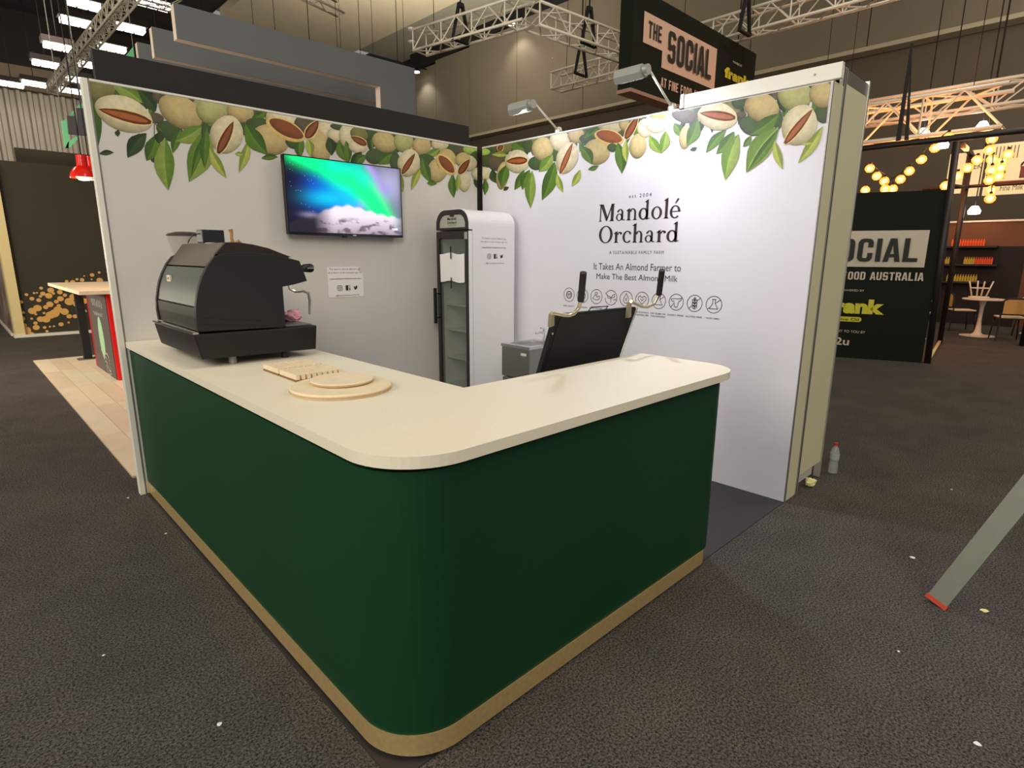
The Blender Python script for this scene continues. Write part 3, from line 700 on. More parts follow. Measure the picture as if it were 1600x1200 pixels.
obj('back_panel', MB().prism(inn[2:]+[(x+.03, z) for x, z in inn[2:]][::-1], 'y', MY0+.031, MY1-.001, True), M_mback, em)
obj('lower_back_panel', MB().prism([inn[0], inn[1], (inn[2][0]-.004, inn[2][1]-.006), (inn[2][0]+.05, inn[2][1]-.006), (inn[0][0]+.05, inn[0][1])], 'y', MY0+.031, MY1-.001), mat('dark_back_band', S(70, 70, 62), .4, .6), em)
top = [mp(*p) for p in ((326, 416.5), (352.5, 379), (365, 378), (379, 379), (400, 382), (419, 386.8), (440, 394.5), (456, 401.6), (452, 408), (340, 412))]
obj('top_cover', MB().prism(top, 'y', MY0+.032, MY1-.002), M_mtop, em)
obj('body_core', MB().prism([mp(*p) for p in ((318, 517), (318, 440), (335, 414), (460, 412), (474, 432), (441, 444), (445, 510))], 'y', MY0+.033, MY1-.003), M_black, em)
obj('top_side_cheek', MB().prism([mp(*p) for p in ((336, 398), (352.5, 379.5), (379, 379.5), (419, 387.5), (456, 402), (440, 402.5), (400, 397), (355, 396))], 'y', MY0+.004, MY0+.031), mat('oxblood_black', S(34, 20, 18), .5), em)
tb = [mp(*p) for p in ((309.5, 522), (447, 512.5), (494, 508), (493, 545), (316, 562))]
tb[0] = (tb[0][0]-.02, tb[0][1]); tb[4] = (tb[4][0]-.002, tb[4][1])
db_ = obj('drip_tray_base', MB().prism(tb, 'y', MY0-.008, MY1+.02), mat('graphite_base', S(28, 27, 26), .45, .2), em)
bv = db_.modifiers.new('edge', 'BEVEL'); bv.width = .006; bv.segments = 2; bv.limit_method = 'ANGLE'; bv.angle_limit = .5
obj('base_trim', MB().prism([(tb[0][0]-.004, tb[0][1]), (tb[0][0]+.02, tb[0][1]), (tb[0][0]+.02, tb[0][1]+.008), (tb[0][0]-.004, tb[0][1]+.008)], 'y', MY0-.01, MY1+.02), M_chrome, em)
zb = tb[4][1]
for i, (x, y) in enumerate(((.235, -1.2), (.5, -1.2), (.19, -.6), (.5, -.6))):
    obj('foot', MB().lathe([(.02, 0), (.02, .012), (.016, zb-1.01)], (x, y, 1.01), 14), M_steel if i % 2 == 0 else M_black, em)
tx, tz = mp(475, 508)
obj('drip_grate', MB().box((mp(447, 512)[0]+.005, MY0+.03, mp(470, 509)[1]-.002), (mp(492, 508)[0]-.008, MY1-.03, mp(470, 509)[1]+.004)), M_steel, em)
for y in (MY0+.09, MY1-.09):
    kx, kz = mp(474, 419, MY0+.09)
    kn = obj('steam_knob', MB().lathe([(0, 0), (.014, 0), (.021, .012), (.024, .05), (.019, .062), (0, .064)], (kx-.01, y, kz), 18, 'x'), M_black, em)
    obj('knob_stripe', MB().box((kx+.012, y-.0246, kz-.003), (kx+.05, y-.018, kz+.004)), M_chrome, kn)
for y in (MY0+.03, MY1-.06):
    P = [(mp(455, 444)[0], y, mp(455, 444)[1]), (mp(457, 452)[0], y, mp(457, 452)[1]), (mp(465, 456)[0], y, mp(465, 456)[1]), (mp(478, 455)[0], y, mp(478, 455)[1]), (mp(486, 459)[0], y, mp(486, 459)[1]), (mp(488, 470)[0], y, mp(488, 470)[1]), (mp(487.5, 492)[0], y, mp(487.5, 492)[1])]
    obj('steam_wand', MB().tube(P, [.007]*6+[.005], 8), M_chrome, em)
for y in (-1.1, -.75):
    obj('group_head', MB().lathe([(0, 0), (.035, 0), (.04, .03), (.04, .06), (0, .06)], (.44, y, mp(441, 447)[1]-.06), 18), M_steel, em)
p1 = Vector((mp(315, 437)[0], 0, mp(315, 437)[1]))
bp_ = at(256, 434, 'x', mp(313, 437)[0]); BX = mp(314.5, 441)[0]
obj('maker_badge', MB().box((BX-.005, -.745, bp_.z-.016), (BX+.004, -.685, bp_.z+.016)), mat('cream_badge', S(214, 208, 190), .4), em)
bl = obj('badge_print', MB().box((BX-.0065, -.73, bp_.z-.006), (BX-.0051, -.70, bp_.z+.006)), mat('badge_ink', S(170, 90, 60), .5), em)
zt = top[1][1]
pa = at(313, 381, 'y', -.86); pb = at(347, 381, 'y', -.86)
tag(obj('power_adapter', MB().box((pa.x, -.91, zt+.004), (pb.x, -.81, zt+.004+(at(330, 363, 'y', -.86).z-at(330, 383, 'y', -.86).z)), .004), mat('navy_black_plastic', S(26, 28, 38), .4)),
    'black power adapter lying on top of the espresso machine', 'adapter')
tag(obj('power_cable', MB().tube([(pa.x, -.87, zt+.05), (pa.x-.03, -.87, zt+.045), (pa.x-.05, -.86, zt+.02), (pa.x-.055, -.85, zt+.003)], .003, 6), M_black), 'thin black cable looping from the power adapter', 'cable')
tag(obj('paper_scrap', MB().box((pa.x+.0, -1.02, zt+.0005), (pb.x-.02, -.94, zt+.003)), M_paper), 'crumpled white paper scrap beside the power adapter', 'paper')
pw = at(364, 376, 'y', -.8)
wt = thing('wooden_tamper', (pw.x, -.8, pw.z), 'small wooden barista tool standing on the espresso machine top', 'tool')
obj('handle', MB().tube([(pw.x, -.8, zt+.002), (pw.x-.006, -.8, zt+.03), (pw.x-.004, -.8, zt+.06), (pw.x-.008, -.8, zt+.08)], [.012, .008, .009, .012], 10), mat('amber_wood', S(176, 130, 76), .5), wt)
obj('ring', MB().tube([(pw.x+.01, -.8, zt+.004), (pw.x+.03, -.8, zt+.02), (pw.x+.045, -.8, zt+.002)], .008, 8), mat('amber_wood', (0, 0, 0)), wt)
pc = at(452, 497, 'y', -1.02)
bm_ = bmesh.new(); bmesh.ops.create_icosphere(bm_, subdivisions=4, radius=1); zc_ = mp(470, 509)[1]+.005
for v in bm_.verts:
    n_ = mnoise.fractal(v.co*1.7, .8, 2, 3)*.45+abs(math.sin(v.co.x*6+v.co.y*4))*.12
    v.co = Vector((pc.x+.012+v.co.x*.05*(1+n_), -1.02+v.co.y*.055*(1+n_), zc_+(max(-.8, v.co.z)+.8)*.028*(1+n_)))
tag(obj('cleaning_cloth', MB().add([v.co.copy() for v in bm_.verts], [[v.index for v in f.verts] for f in bm_.faces], True), mat('pink_cloth', S(238, 178, 192), .9)), 'crumpled pink cleaning cloth on the espresso machine drip tray', 'cloth')
bm_.free()

# grinder behind the machine: only its hopper shows
gx, gy = .322, -.32
gr = thing('coffee_grinder', (gx, gy, 1.01), 'coffee grinder behind the espresso machine with only its clear hopper showing', 'coffee grinder')
obj('body', MB().box((gx-.08, gy-.1, 1.02), (gx+.08, gy+.1, 1.44), .015), M_black, gr)
obj('base', MB().box((gx-.1, gy-.14, 1.01), (gx+.1, gy+.12, 1.03), .005), M_black, gr)
obj('hopper', MB().lathe([(.035, 1.44), (.045, 1.47), (.07, 1.53), (.088, 1.6), (.096, 1.652), (.093, 1.652), (.085, 1.6), (.067, 1.53), (.042, 1.47)], (gx, gy, 0), 28), mat('clear_smoky_plastic', S(200, 195, 180), .1, alpha=.28), gr)
obj('hopper_lid', MB().lathe([(0, 1.676), (.05, 1.674), (.09, 1.664), (.1, 1.655), (.1, 1.651), (0, 1.651)], (gx, gy, 0), 28), mat('brown_lid', S(58, 48, 42), .4), gr)

# slatted wooden trays
for k, (y0, y1) in enumerate(((-1.845, -1.675), (-1.66, -1.49))):
    tr = thing('slatted_tray', (.38, (y0+y1)/2, 1.01), 'slatted wooden tray, the one nearer the round boards' if k == 0 else 'slatted wooden tray, the one nearer the espresso machine', 'tray', 'slatted wooden trays on the counter')
    obj('base', MB().box((.272, y0, 1.0101), (.492, y1, 1.019)), mat('tray_base_wood', S(128, 98, 60), .7), tr)
    n = 9
    for i in range(n):
        x0 = .27+(.224)*i/n
        obj('slat', MB().box((x0+.0042, y0-.001, 1.0192), (x0+.224/n-.0042, y1+.001, 1.041)), M_ply, tr)
rb_ = thing('round_board', (.352, -2.095, 1.01), 'large round plywood board lying flat on the counter', 'board')
obj('board', MB().lathe([(0, 1.0101), (.197, 1.0101), (.2, 1.012), (.2, 1.028), (.197, 1.031), (0, 1.031)], (.352, -2.095, 0), 64), M_ply, rb_)
obj('edge_ply', MB().lathe([(.2005, 1.014), (.2012, 1.0145), (.2012, 1.0225), (.2005, 1.023)], (.352, -2.095, 0), 64), M_plyd, rb_)
rs = thing('round_board', (.375, -2.06, 1.031), 'smaller round plywood board stacked on the large round one', 'board')
obj('board', MB().lathe([(0, 1.0315), (.115, 1.0315), (.127, 1.037), (.127, 1.045), (.125, 1.047), (0, 1.047)], (.375, -2.06, 0), 56), M_ply, rs)
obj('edge_ply', MB().lathe([(.1272, 1.038), (.1279, 1.0385), (.1279, 1.042), (.1272, 1.0425)], (.375, -2.06, 0), 56), M_plyd, rs)

# ------------------------------------------------------------------ television
TX0, TX1, TZ0, TZ1, TY = 1.058, 2.016, 1.688, 2.229, -.08
tv = thing('television', ((TX0+TX1)/2, -.04, TZ0), 'wall mounted flat television showing green northern lights over a snowy mountain', 'television')
obj('cabinet', MB().box((TX0, TY+.002, TZ0), (TX1, -.035, TZ1), .004), M_black, tv)
obj('wall_bracket', MB().box((1.38, -.036, 1.8), (1.7, -.001, 2.1)), M_dark, tv)
b_ = .012
obj('bezel', MB().ring([(TX0, TZ0), (TX1, TZ0), (TX1, TZ1), (TX0, TZ1)], [(TX0+b_*.6, TZ0+b_*1.6), (TX1-b_*.6, TZ0+b_*1.6), (TX1-b_*.6, TZ1-b_*.6), (TX0+b_*.6, TZ1-b_*.6)], 'y', TY-.003, TY+.004), mat('gloss_black', S(14, 13, 14), .2), tv)
def mixc(a, b, t): return tuple(x+(y-x)*t for x, y in zip(a, b))
def G(d, s): return math.exp(-(d/s)**2)
def segd(u, v, pts):
    best = 9; bt = 0
    for i in range(len(pts)-1):
        ax, ay = pts[i]; bx, by = pts[i+1]; dx, dy = bx-ax, by-ay
        t = max(0, min(1, ((u-ax)*dx+(v-ay)*dy)/(dx*dx+dy*dy))); d = math.hypot(u-ax-dx*t, (v-ay-dy*t)*.8)
        if d < best: best = d; bt = (i+t)/(len(pts)-1)
    return best, bt
def aurora(u, v):
    c = mixc((.006, .006, .025), (.10, .11, .2), min(1, max(0, (u-.55)/.4)))
    c = mixc(c, (0, .06, .55), .95*G(math.hypot(u-.35, (v-.42)*.7), .21)*min(1, max(0, (u-.03)/.15)))
    c = mixc(c, (0, .42, .62), .9*G(math.hypot((u-.33)*.9, (v-.52)*1.4), .15))
    c = mixc(c, (0, .35, .85), .9*G(math.hypot(u-.53, (v-.6)*.7), .13))
    c = mixc(c, (0, .55, .75), .8*G(math.hypot(u-.52, (v-.32)), .16))
    c = mixc(c, (.32, .32, .5), .85*G(math.hypot(u-.88, (v-.25)*.6), .16))
    c = mixc(c, (.22, .16, .62), .8*G(math.hypot((u-.82), (v-.35)*.6), .07))
    c = mixc(c, (.35, .12, .6), .9*segw(u, v, [(.70, .02), (.76, .16), (.82, .34)], .04))
    c = mixc(c, (.2, .1, .75), .85*G(math.hypot(u-.62, (v-.58)*.6), .045))
    d, t = segd(u, v, [(.10, -.02), (.3, .08), (.46, .2), (.58, .26), (.66, .38), (.73, .52), (.79, .66), (.835, .76)])
    c = mixc(c, (0, .85, .22), min(1, 1.15*G(d, .085+.035*math.sin(t*PI))))
    d, t = segd(u, v, [(.4, .06), (.6, .06), (.66, .2)]); c = mixc(c, (0, .62, .5), .7*G(d, .09))
    if u > .97: c = mixc(c, (.08, .08, .08), (u-.97)/.03*.7)
    top = .70-.10*math.exp(-((u-.5)/.2)**2)+.0*u+.12*max(0, u-.72)+(.5*max(0, .34-u))+.012*math.sin(u*60)
    if v > top-.01:
        m = min(1, (v-top+.01)/.03)
        rock = mnoise.fractal(Vector((u*9, v*14, 3.1)), .9, 2.2, 4)
        s = mixc((.62, .55, .66), (.20, .15, .2), min(1, max(0, (v-.74)/.25))*.8)
        s = mixc(s, (.05, .03, .06), min(.8, max(0, (rock-.12)*3))*min(1, max(0, (v-.76)/.06)))
        if u < .36: s = mixc((.015, .012, .02), s, max(0, (u-.2)/.16)**1.3 if u > .2 else 0)
        c = mixc(c, s, m*min(1, max(0, (1.02-u)/.12)))
    c = mixc(c, (.3, .28, .38), .5*G(math.hypot((u-.17), (v-.76)*2), .07))
    return c
def segw(u, v, pts, s): return G(segd(u, v, pts)[0], s)
scr = MB(); nx, ny = 120, 68
sx0, sx1, sz0, sz1 = TX0+b_*.6, TX1-b_*.6, TZ0+b_*1.6, TZ1-b_*.6
g = [[aurora(i/nx, j/ny) for i in range(nx+1)] for j in range(ny+1)]
for j in range(ny):
    for i in range(nx):
        P = [(sx0+(sx1-sx0)*a/nx, TY-.0005, sz1-(sz1-sz0)*b/ny) for a, b in ((i, j), (i, j+1), (i+1, j+1), (i+1, j))]
        scr.face(P, [g[b][a] for a, b in ((i, j), (i, j+1), (i+1, j+1), (i+1, j))])
ms = mat('lit_screen', (1, 1, 1), .25, vcol=True, emit=1.0, spec=.3)
so = obj('screen', scr, ms, tv)
fl = Flat((0, TY-.0012, 0), (1, 0, 0), (0, 0, 1), 0)
fl.text('13:09', 1.915, 1.745, 1.968, 1.762, bold=.03)
st = MB()
for i in range(26):
    u = random.uniform(.02, .3); v = random.uniform(.03, .75); x = sx0+(sx1-sx0)*u; z = sz1-(sz1-sz0)*v
    fl.rect(x, z, x+.0022, z+.0022)
obj('clock_digits', fl.mb, mat('screen_white', (1, 1, 1), emit=.8), so)
obj('remote_sensor', MB().box((1.485, TY-.002, TZ0-.012), (1.515, -.05, TZ0+.002), .003), M_black, tv)
obj('maker_logo', MB().box((1.56, TY-.0045, TZ0+.003), (1.59, TY-.003, TZ0+.011)), M_chrome, tv)

# ------------------------------------------------------------------ fridge
FX0, FX1, FY0, FY1, FZ = 2.40, 2.885, -.515, -.085, 1.92
fr = thing('drinks_fridge', ((FX0+FX1)/2, (FY0+FY1)/2, .004), 'tall white arch-topped drinks fridge with a glass door in the booth corner', 'fridge')
M_fw = mat('white_enamel', S(232, 230, 228), .3); M_fb = mat('fridge_black_trim', S(38, 32, 31), .4)
def arch(y0, y1, z0, z1, r, n=10):
    p = [(y0, z0)]
    for i in range(n+1): t = PI-PI/2*i/n; p.append((y0+r+r*math.cos(t), z1-r+r*math.sin(t)))
    for i in range(n+1): t = PI/2-PI/2*i/n; p.append((y1-r+r*math.cos(t), z1-r+r*math.sin(t)))
    p.append((y1, z0)); return p
obj('cabinet', MB().ring(arch(FY0, FY1, .06, FZ, .12), arch(FY0+.035, FY1-.035, .1, FZ-.035, .09), 'x', FX0, FX1-.02), M_fw, fr)
obj('back_panel', MB().prism(arch(FY0+.004, FY1-.004, .06, FZ-.004, .116), 'x', FX1-.019, FX1), M_fw, fr)
obj('interior_liner', MB().prism([(FY0+.036, .11), (FY1-.036, .11), (FY1-.036, 1.72), (FY0+.036, 1.72)], 'x', FX1-.05, FX1-.021), mat('grey_green_liner', S(120, 128, 116), .5), fr)
obj('plinth', MB().box((FX0+.02, FY0+.01, .005), (FX1-.01, FY1-.01, .0595)), M_dark, fr)
obj('header_frame', MB().ring(arch(FY0+.002, FY1-.002, 1.757, FZ-.002, .118), arch(FY0+.04, FY1-.04, 1.775, FZ-.04, .085), 'x', FX0-.045, FX0-.001), M_fb, fr)
obj('header_edge', MB().ring(arch(FY0-.003, FY1+.003, 1.757, FZ+.003, .123), arch(FY0+.006, FY1-.006, 1.757, FZ-.006, .114), 'x', FX0-.04, FX0-.0005), M_fw, fr)
hs = obj('header_sign', MB().prism(arch(FY0+.041, FY1-.041, 1.776, FZ-.041, .084), 'x', FX0-.038, FX0-.002), mat('grey_sign_face', S(168, 166, 156), .5), fr)
q = Flat((FX0-.0385, 0, 0), (0, -1, 0), (0, 0, 1), .0006)
q.text('Mandolé', .235, 1.835, .355, 1.86, bold=.02); q.text('Orchard', .235, 1.805, .355, 1.828, bold=.02); q.text('A SUSTAINABLE FAMILY FARM', .24, 1.792, .35, 1.798)
obj('header_print', q.mb, M_text, hs)
obj('header_latch', MB().box((FX0-.046, -.325, 1.865), (FX0-.036, -.275, 1.9)), M_fb, fr)
dr = obj('door', MB().ring([(FY0+.002, .08), (FY1-.002, .08), (FY1-.002, 1.745), (FY0+.002, 1.745)], [(FY0+.04, .12), (FY1-.04, .12), (FY1-.04, 1.69), (FY0+.04, 1.69)], 'x', FX0-.045, FX0-.006), M_fb, fr)
obj('glass_pane', MB().box((FX0-.03, FY0+.041, .121), (FX0-.024, FY1-.041, 1.689)), mat('door_glass', S(120, 130, 118), .05, alpha=.32, spec=.8), dr)
obj('door_edge', MB().box((FX0-.043, FY0-.003, .08), (FX0-.006, FY0+.001, 1.745)), M_fw, dr)
obj('hinge_label', MB().box((FX0-.047, FY0+.012, 1.68), (FX0-.0455, FY0+.05, 1.735)), mat('silver_label', S(150, 150, 144), .4), dr)
hz0, hz1 = at(680, 505, 'x', 2.31).z, at(680, 450, 'x', 2.31).z
hd = obj('handle', MB().box((FX0-.105, FY1-.04, hz0), (FX0-.08, FY1-.018, hz1), .003), M_black, dr)
for z in (hz0+.05, hz1-.05): obj('handle_mount', MB().tube([(FX0-.08, FY1-.029, z), (FX0-.045, FY1-.029, z)], .006, 8), M_black, dr)
for z in (.4, .65, .90, 1.12, 1.33):
    obj('shelf', MB().box((FX0+.02, FY0+.037, z), (FX1-.06, FY1-.037, z+.012)), mat('pale_wire_shelf', S(190, 195, 185), .4), fr)
obj('shelf_rail', MB().box((FX1-.07, -.31, .12), (FX1-.055, -.29, 1.7)), M_steel, fr)
np_ = thing('fridge_notice', (FX0-.05, -.3, 1.42), 'creased white paper stuck on the fridge door glass with black tape', 'notice')
pz0, pz1 = at(705, 440, 'x', 2.35).z, at(705, 396, 'x', 2.35).z
pg = MB(); nn = 8
for i in range(nn):
    for j in range(4):
        def pp(a, b): 
            bulge = .008*math.sin(a/nn*PI*2.2)*b/4
            return (FX0-.048-bulge-.004*(a/nn), FY0+.05+.32*(a/nn), pz0+(pz1-pz0)*b/4-.008*math.sin(a))
        pg.face([pp(i, j), pp(i+1, j), pp(i+1, j+1), pp(i, j+1)], None, True)
obj('paper', pg, M_paper, np_)
for z0, z1 in ((pz1-.045, pz1+.06), (pz0-.055, pz0+.035)):
    obj('tape', MB().box((FX0-.062, -.305, z0), (FX0-.0575, -.295, z1)), M_black, np_)
s0 = at(750, 414, 'y', FY0); s1 = at(793, 414, 'y', FY0); s2 = at(750, 368.5, 'y', FY0)
info_sheet(Flat((s0.x, FY0, s0.z), (1, 0, 0), (0, 0, 1), .001), s1.x-s0.x, s2.z-s0.z, 'side_sticker', 'white sticker with social media icons', fr, False)

# ------------------------------------------------------------------ handwash unit
sk = thing('handwash_unit', (2.36, -1.23, .004), 'grey stainless hand-wash unit with a small basin beside the fridge', 'sink')
SX0, SX1, SY0, SY1 = 2.195, 2.56, -1.375, -1.085
obj('upper_cabinet', MB().box((SX0, SY0, .66), (SX1, SY1, .885), .004), M_steel, sk)
lc = obj('lower_cabinet', MB().box((SX0+.006, SY0+.006, .03), (SX1-.004, SY1-.004, .652), .004), M_steel, sk)
obj('door_panel', MB().box((SX0+.001, SY0+.02, .08), (SX0+.0055, SY1-.02, .63)), mat('satin_grey_door', S(128, 126, 118), .5, .4), lc)
obj('basin', MB().ring([(SX0-.004, SY0-.004), (SX1+.004, SY0-.004), (SX1+.004, SY1+.004), (SX0-.004, SY1+.004)], [(SX0+.04, SY0+.035), (SX1-.06, SY0+.035), (SX1-.06, SY1-.035), (SX0+.04, SY1-.035)], 'z', .8855, .905), mat('bright_stainless', S(200, 200, 202), .25, .8), sk)
obj('bowl', MB().box((SX0+.04, SY0+.035, .8856), (SX1-.06, SY1-.035, .889)), M_steel, sk)
obj('maker_plate', MB().box((SX0-.0015, -1.345, .835), (SX0-.0002, -1.29, .855)), mat('white_plate', S(215, 212, 205), .5), sk)
obj('vent_label', MB().box((SX0+.14, SY0-.0015, .80), (SX0+.21, SY0-.0002, .83)), M_black, sk)
tx = SX1-.045; ty = -1.22
obj('tap', MB().tube([(tx, ty, .906), (tx, ty, .96), (tx-.01, ty, .975), (tx-.05, ty, .98), (tx-.09, ty, .972)], [.013, .012, .011, .01, .009], 10), mat('bright_chrome', S(235, 235, 235), .1, 1), sk)
obj('tap_lever', MB().tube([(tx, ty, .975), (tx+.005, ty, .998), (tx-.05, ty-.01, 1.01)], [.012, .011, .006], 8), mat('bright_chrome', (0, 0, 0)), sk)
obj('soap_bottle', MB().lathe([(0, .9055), (.022, .9055), (.024, .96), (.012, .98), (.008, 1.0), (0, 1.0)], (tx, ty-.09, 0), 14), mat('white_plastic', S(225, 225, 222), .4), sk)

# ------------------------------------------------------------------ folded trolley leaning behind the counter
tl = thing('platform_trolley', (1.72, -2.1, .004), 'folded black platform trolley leaning behind the counter with two gripped handles', 'trolley')
def tp(px, py, k):                                # point on the leaning board plane, k = offset towards the viewer
    n = Vector((0, 1, .34)).normalized(); p0 = Vector((0, -2.25-k, .975)); d = _f+CR*((px-800)/CF)+CU*((600-py)/CF)
    return CP+d*((p0-CP).dot(n)/d.dot(n))
TLc, TRc, BRc = tp(870, 489, 0), tp(994, 481, 0), tp(976, 553, 0)
X0, X1 = TLc.x, TRc.x; ZT = (TLc.z+TRc.z)/2
def by(z, k=0): return -2.25-(z-.975)*.34-k
def board(x0, x1, z0, z1, k0, k1, r=0, name='', m=None):
    n = 6; out = []
    for (cx, cz, a0) in ((x1, z1, 0), (x0, z1, 90), (x0, z0, 180), (x1, z0, 270)):
        for i in range(n+1):
            a = math.radians(a0+90*i/n); ox = -r if cx == x1 else r; oz = -r if cz == z1 else r
            out.append((cx+ox+r*math.cos(a), cz+oz+r*math.sin(a)))
    V = [(x, by(z, k0), z) for x, z in out]+[(x, by(z, k1), z) for x, z in out]; N = len(out)
    mb = MB(); mb.add(V, [(i, (i+1) % N, (i+1) % N+N, i+N) for i in range(N)]+[tuple(range(N)), tuple(range(N, 2*N))])
    return obj(name, mb, m, tl)
M_ply2 = mat('black_textured_deck', S(22, 22, 20), .8, noise=.2, nscale=220)
board(X0, X1, .1, ZT, 0, -.025, .02, 'deck', M_ply2)
board(X0+.03, X1-.01, .12, ZT-.012, .004, 0, .03, 'deck_face', M_ply2)
obj('deck_screw', MB().lathe([(0, -.004), (.006, -.002), (.006, .002)], (X0+.008, by(1.17, .0)-.002, 1.17), 10, 'y'), M_chrome, tl)
obj('side_rail', MB().tube([(X1+.008, by(.1), .1), (X1+.008, by(ZT), ZT)], .006, 8), M_alu, tl)
for k, ps in enumerate((((862, 489), (870, 490.5), (880, 492.5), (889, 493), (897, 490), (904, 482), (907.5, 470)), ((986, 471), (995, 475), (1004, 479), (1012, 479.5), (1021, 475), (1027, 466), (1031, 456)))):
    kk = .05
    P = [tp(x, y, kk) for x, y in ps]
    hn = obj('handle', MB().tube(P, .0095, 12), mat('nickel_tube', S(205, 192, 160), .3, .9), tl)
    gp = [(907.5, 470), (911.5, 426)] if k == 0 else [(1029.5, 460), (1034.5, 422)]
    obj('grip', MB().tube([tp(x, y, kk) for x, y in gp], .0165, 14), mat('black_foam', S(28, 24, 23), .8), hn)
    b0 = P[0]; bx = X0+.012 if k == 0 else X1-.012
    obj('bracket', MB().prism([(b0.x-.004, ZT-.05), (b0.x+.022, ZT-.045), (b0.x+.02, b0.z-.004), (b0.x+.002, b0.z-.004)], 'y', by(ZT, .035), by(ZT, .055)), mat('nickel_tube', (0, 0, 0)), tl)
lp = [tp(x, y, -.01) for x, y in ((918, 488), (924, 480), (950, 478.5), (944, 486))]
obj('carry_loop', MB().tube(lp, .003, 6), M_black, tl)
for x in (X0+.05, X1-.05):
    obj('wheel', MB().lathe([(0, -.012), (.045, -.012), (.05, -.008), (.05, .008), (.045, .012), (0, .012)], (x, by(.1, -.06), .055), 20, 'x'), M_black, tl)

# ------------------------------------------------------------------ arm floodlights on the logo wall
for k, (yy, tipx, tipz) in enumerate(((-.94, 2.655, 2.69), (-1.96, 2.63, 2.715))):
    t = thing('arm_floodlight', (W, yy, H), 'grey floodlight on a thin arm above the mural, the one nearer the booth corner' if k == 0 else 'grey floodlight on a thin arm above the mural, the one by the white header board', 'light', 'floodlights on the logo wall')
    obj('clamp', MB().lathe([(.03, -.01), (.03, .012), (.02, .03), (0, .036)], (W+.015, yy, H+.021), 16), M_alu, t)
    obj('arm', MB().tube([(W+.005, yy, H+.03), (tipx, yy, tipz)], [.0085, .0065], 8), M_aluw, t)
    cx_, cz_ = tipx-.015, tipz-.02
    prof = [(cx_-.045, cz_+.02), (cx_-.02, cz_+.036), (cx_+.03, cz_+.02), (cx_+.045, cz_-.03), (cx_-.03, cz_-.055), (cx_-.05, cz_-.02)]
    hd = obj('head', MB().prism(prof, 'y', yy+.015, yy+.215), mat('pale_grey_casting', S(150, 152, 146), .5), t)
    a_, b2 = Vector((prof[3][0], 0, prof[3][1])), Vector((prof[4][0], 0, prof[4][1])); nn_ = (b2-a_).normalized(); nn_ = Vector((-nn_.z, 0, nn_.x))*-1
    if nn_.z > 0: nn_ = -nn_
    V_ = [p_+nn_*.002+Vector((0, y_, 0)) for y_ in (yy+.03, yy+.2) for p_ in (a_.lerp(b2, .1), a_.lerp(b2, .9))]
    obj('lens', MB().add(V_, [(0, 1, 3, 2)]), mat('flood_lens', (1, 1, 1), emit=6, ecol=(.85, .88, 1)), hd)
    obj('knuckle', MB().lathe([(0, -.018), (.032, -.018), (.032, .014), (0, .014)], (cx_, yy, cz_), 14, 'y'), M_alu, hd)

# ------------------------------------------------------------------ floor litter, bottle, leg
wb = thing('water_bottle', (3.73, -2.95, 0), 'half empty clear water bottle with a red cap on the carpet by the cream panel', 'bottle')
bx, by_ = 3.75, -3.0
obj('body', MB().lathe([(0, .001), (.03, .001), (.032, .01), (.031, .06), (.028, .08), (.031, .1), (.032, .15), (.026, .18), (.013, .2), (.013, .21)], (bx, by_, 0), 20), mat('clear_pet', S(200, 205, 205), .08, alpha=.35), wb)
obj('label', MB().lathe([(.0325, .105), (.0328, .11), (.0328, .145), (.0325, .15)], (bx, by_, 0), 20), mat('grey_label', S(170, 172, 170), .5), wb)
obj('cap', MB().lathe([(.0, .228), (.014, .227), (.015, .21), (.0, .21)], (bx, by_, 0), 16), mat('red_plastic', S(190, 40, 30), .4), wb)
def blob(name, c, r, m, label, cat, flat=.5):
    bm = bmesh.new(); bmesh.ops.create_icosphere(bm, subdivisions=2, radius=1)
    rnd = random.Random(name+label)
    for v in bm.verts: v.co = Vector((v.co.x*r*(1+rnd.uniform(-.3, .3)), v.co.y*r*(1+rnd.uniform(-.3, .3)), (v.co.z+1)*r*flat*(1+rnd.uniform(-.2, .2))))
    mb = MB().add([v.co+Vector(c) for v in bm.verts], [[v.index for v in f.verts] for f in bm.faces]); bm.free()
    return tag(obj(name, mb, m), label, cat)
M_yel = mat('pale_yellow_scrap', S(226, 218, 150), .7)
blob('paper_ball', (3.34, -2.985, .001), .035, M_yel, 'crumpled pale yellow paper at the foot of the grooved post', 'paper', .9)
for (px, py), r, lb in (((1426, 872), .018, 'white paper chip on the carpet left of the grey leg'), ((1538, 955), .022, 'curled yellow scrap on the carpet right of the red foot'), ((343, 1132), .012, 'small pale chip on the carpet in the lower left'),
                        ((1527, 1163), .015, 'thin white splinter on the carpet in the lower right corner'), ((1404, 1018), .007, 'tiny white crumb on the carpet below the red foot'), ((200, 778), .01, 'white crumb on the carpet beside the left wall post'), ((162, 1024), .007, 'tiny white crumb on the carpet at the left edge'), ((259, 834), .01, 'pale fleck on the carpet beside the brass kick band'), ((1487, 765), .01, 'white crumb on the carpet behind the grey leg')):
    p = at(px, py, 'z', 0); blob('litter_scrap', (p.x, p.y, 0), r*.68, M_yel if 'yellow' in lb else M_paper, lb, 'litter', .25)
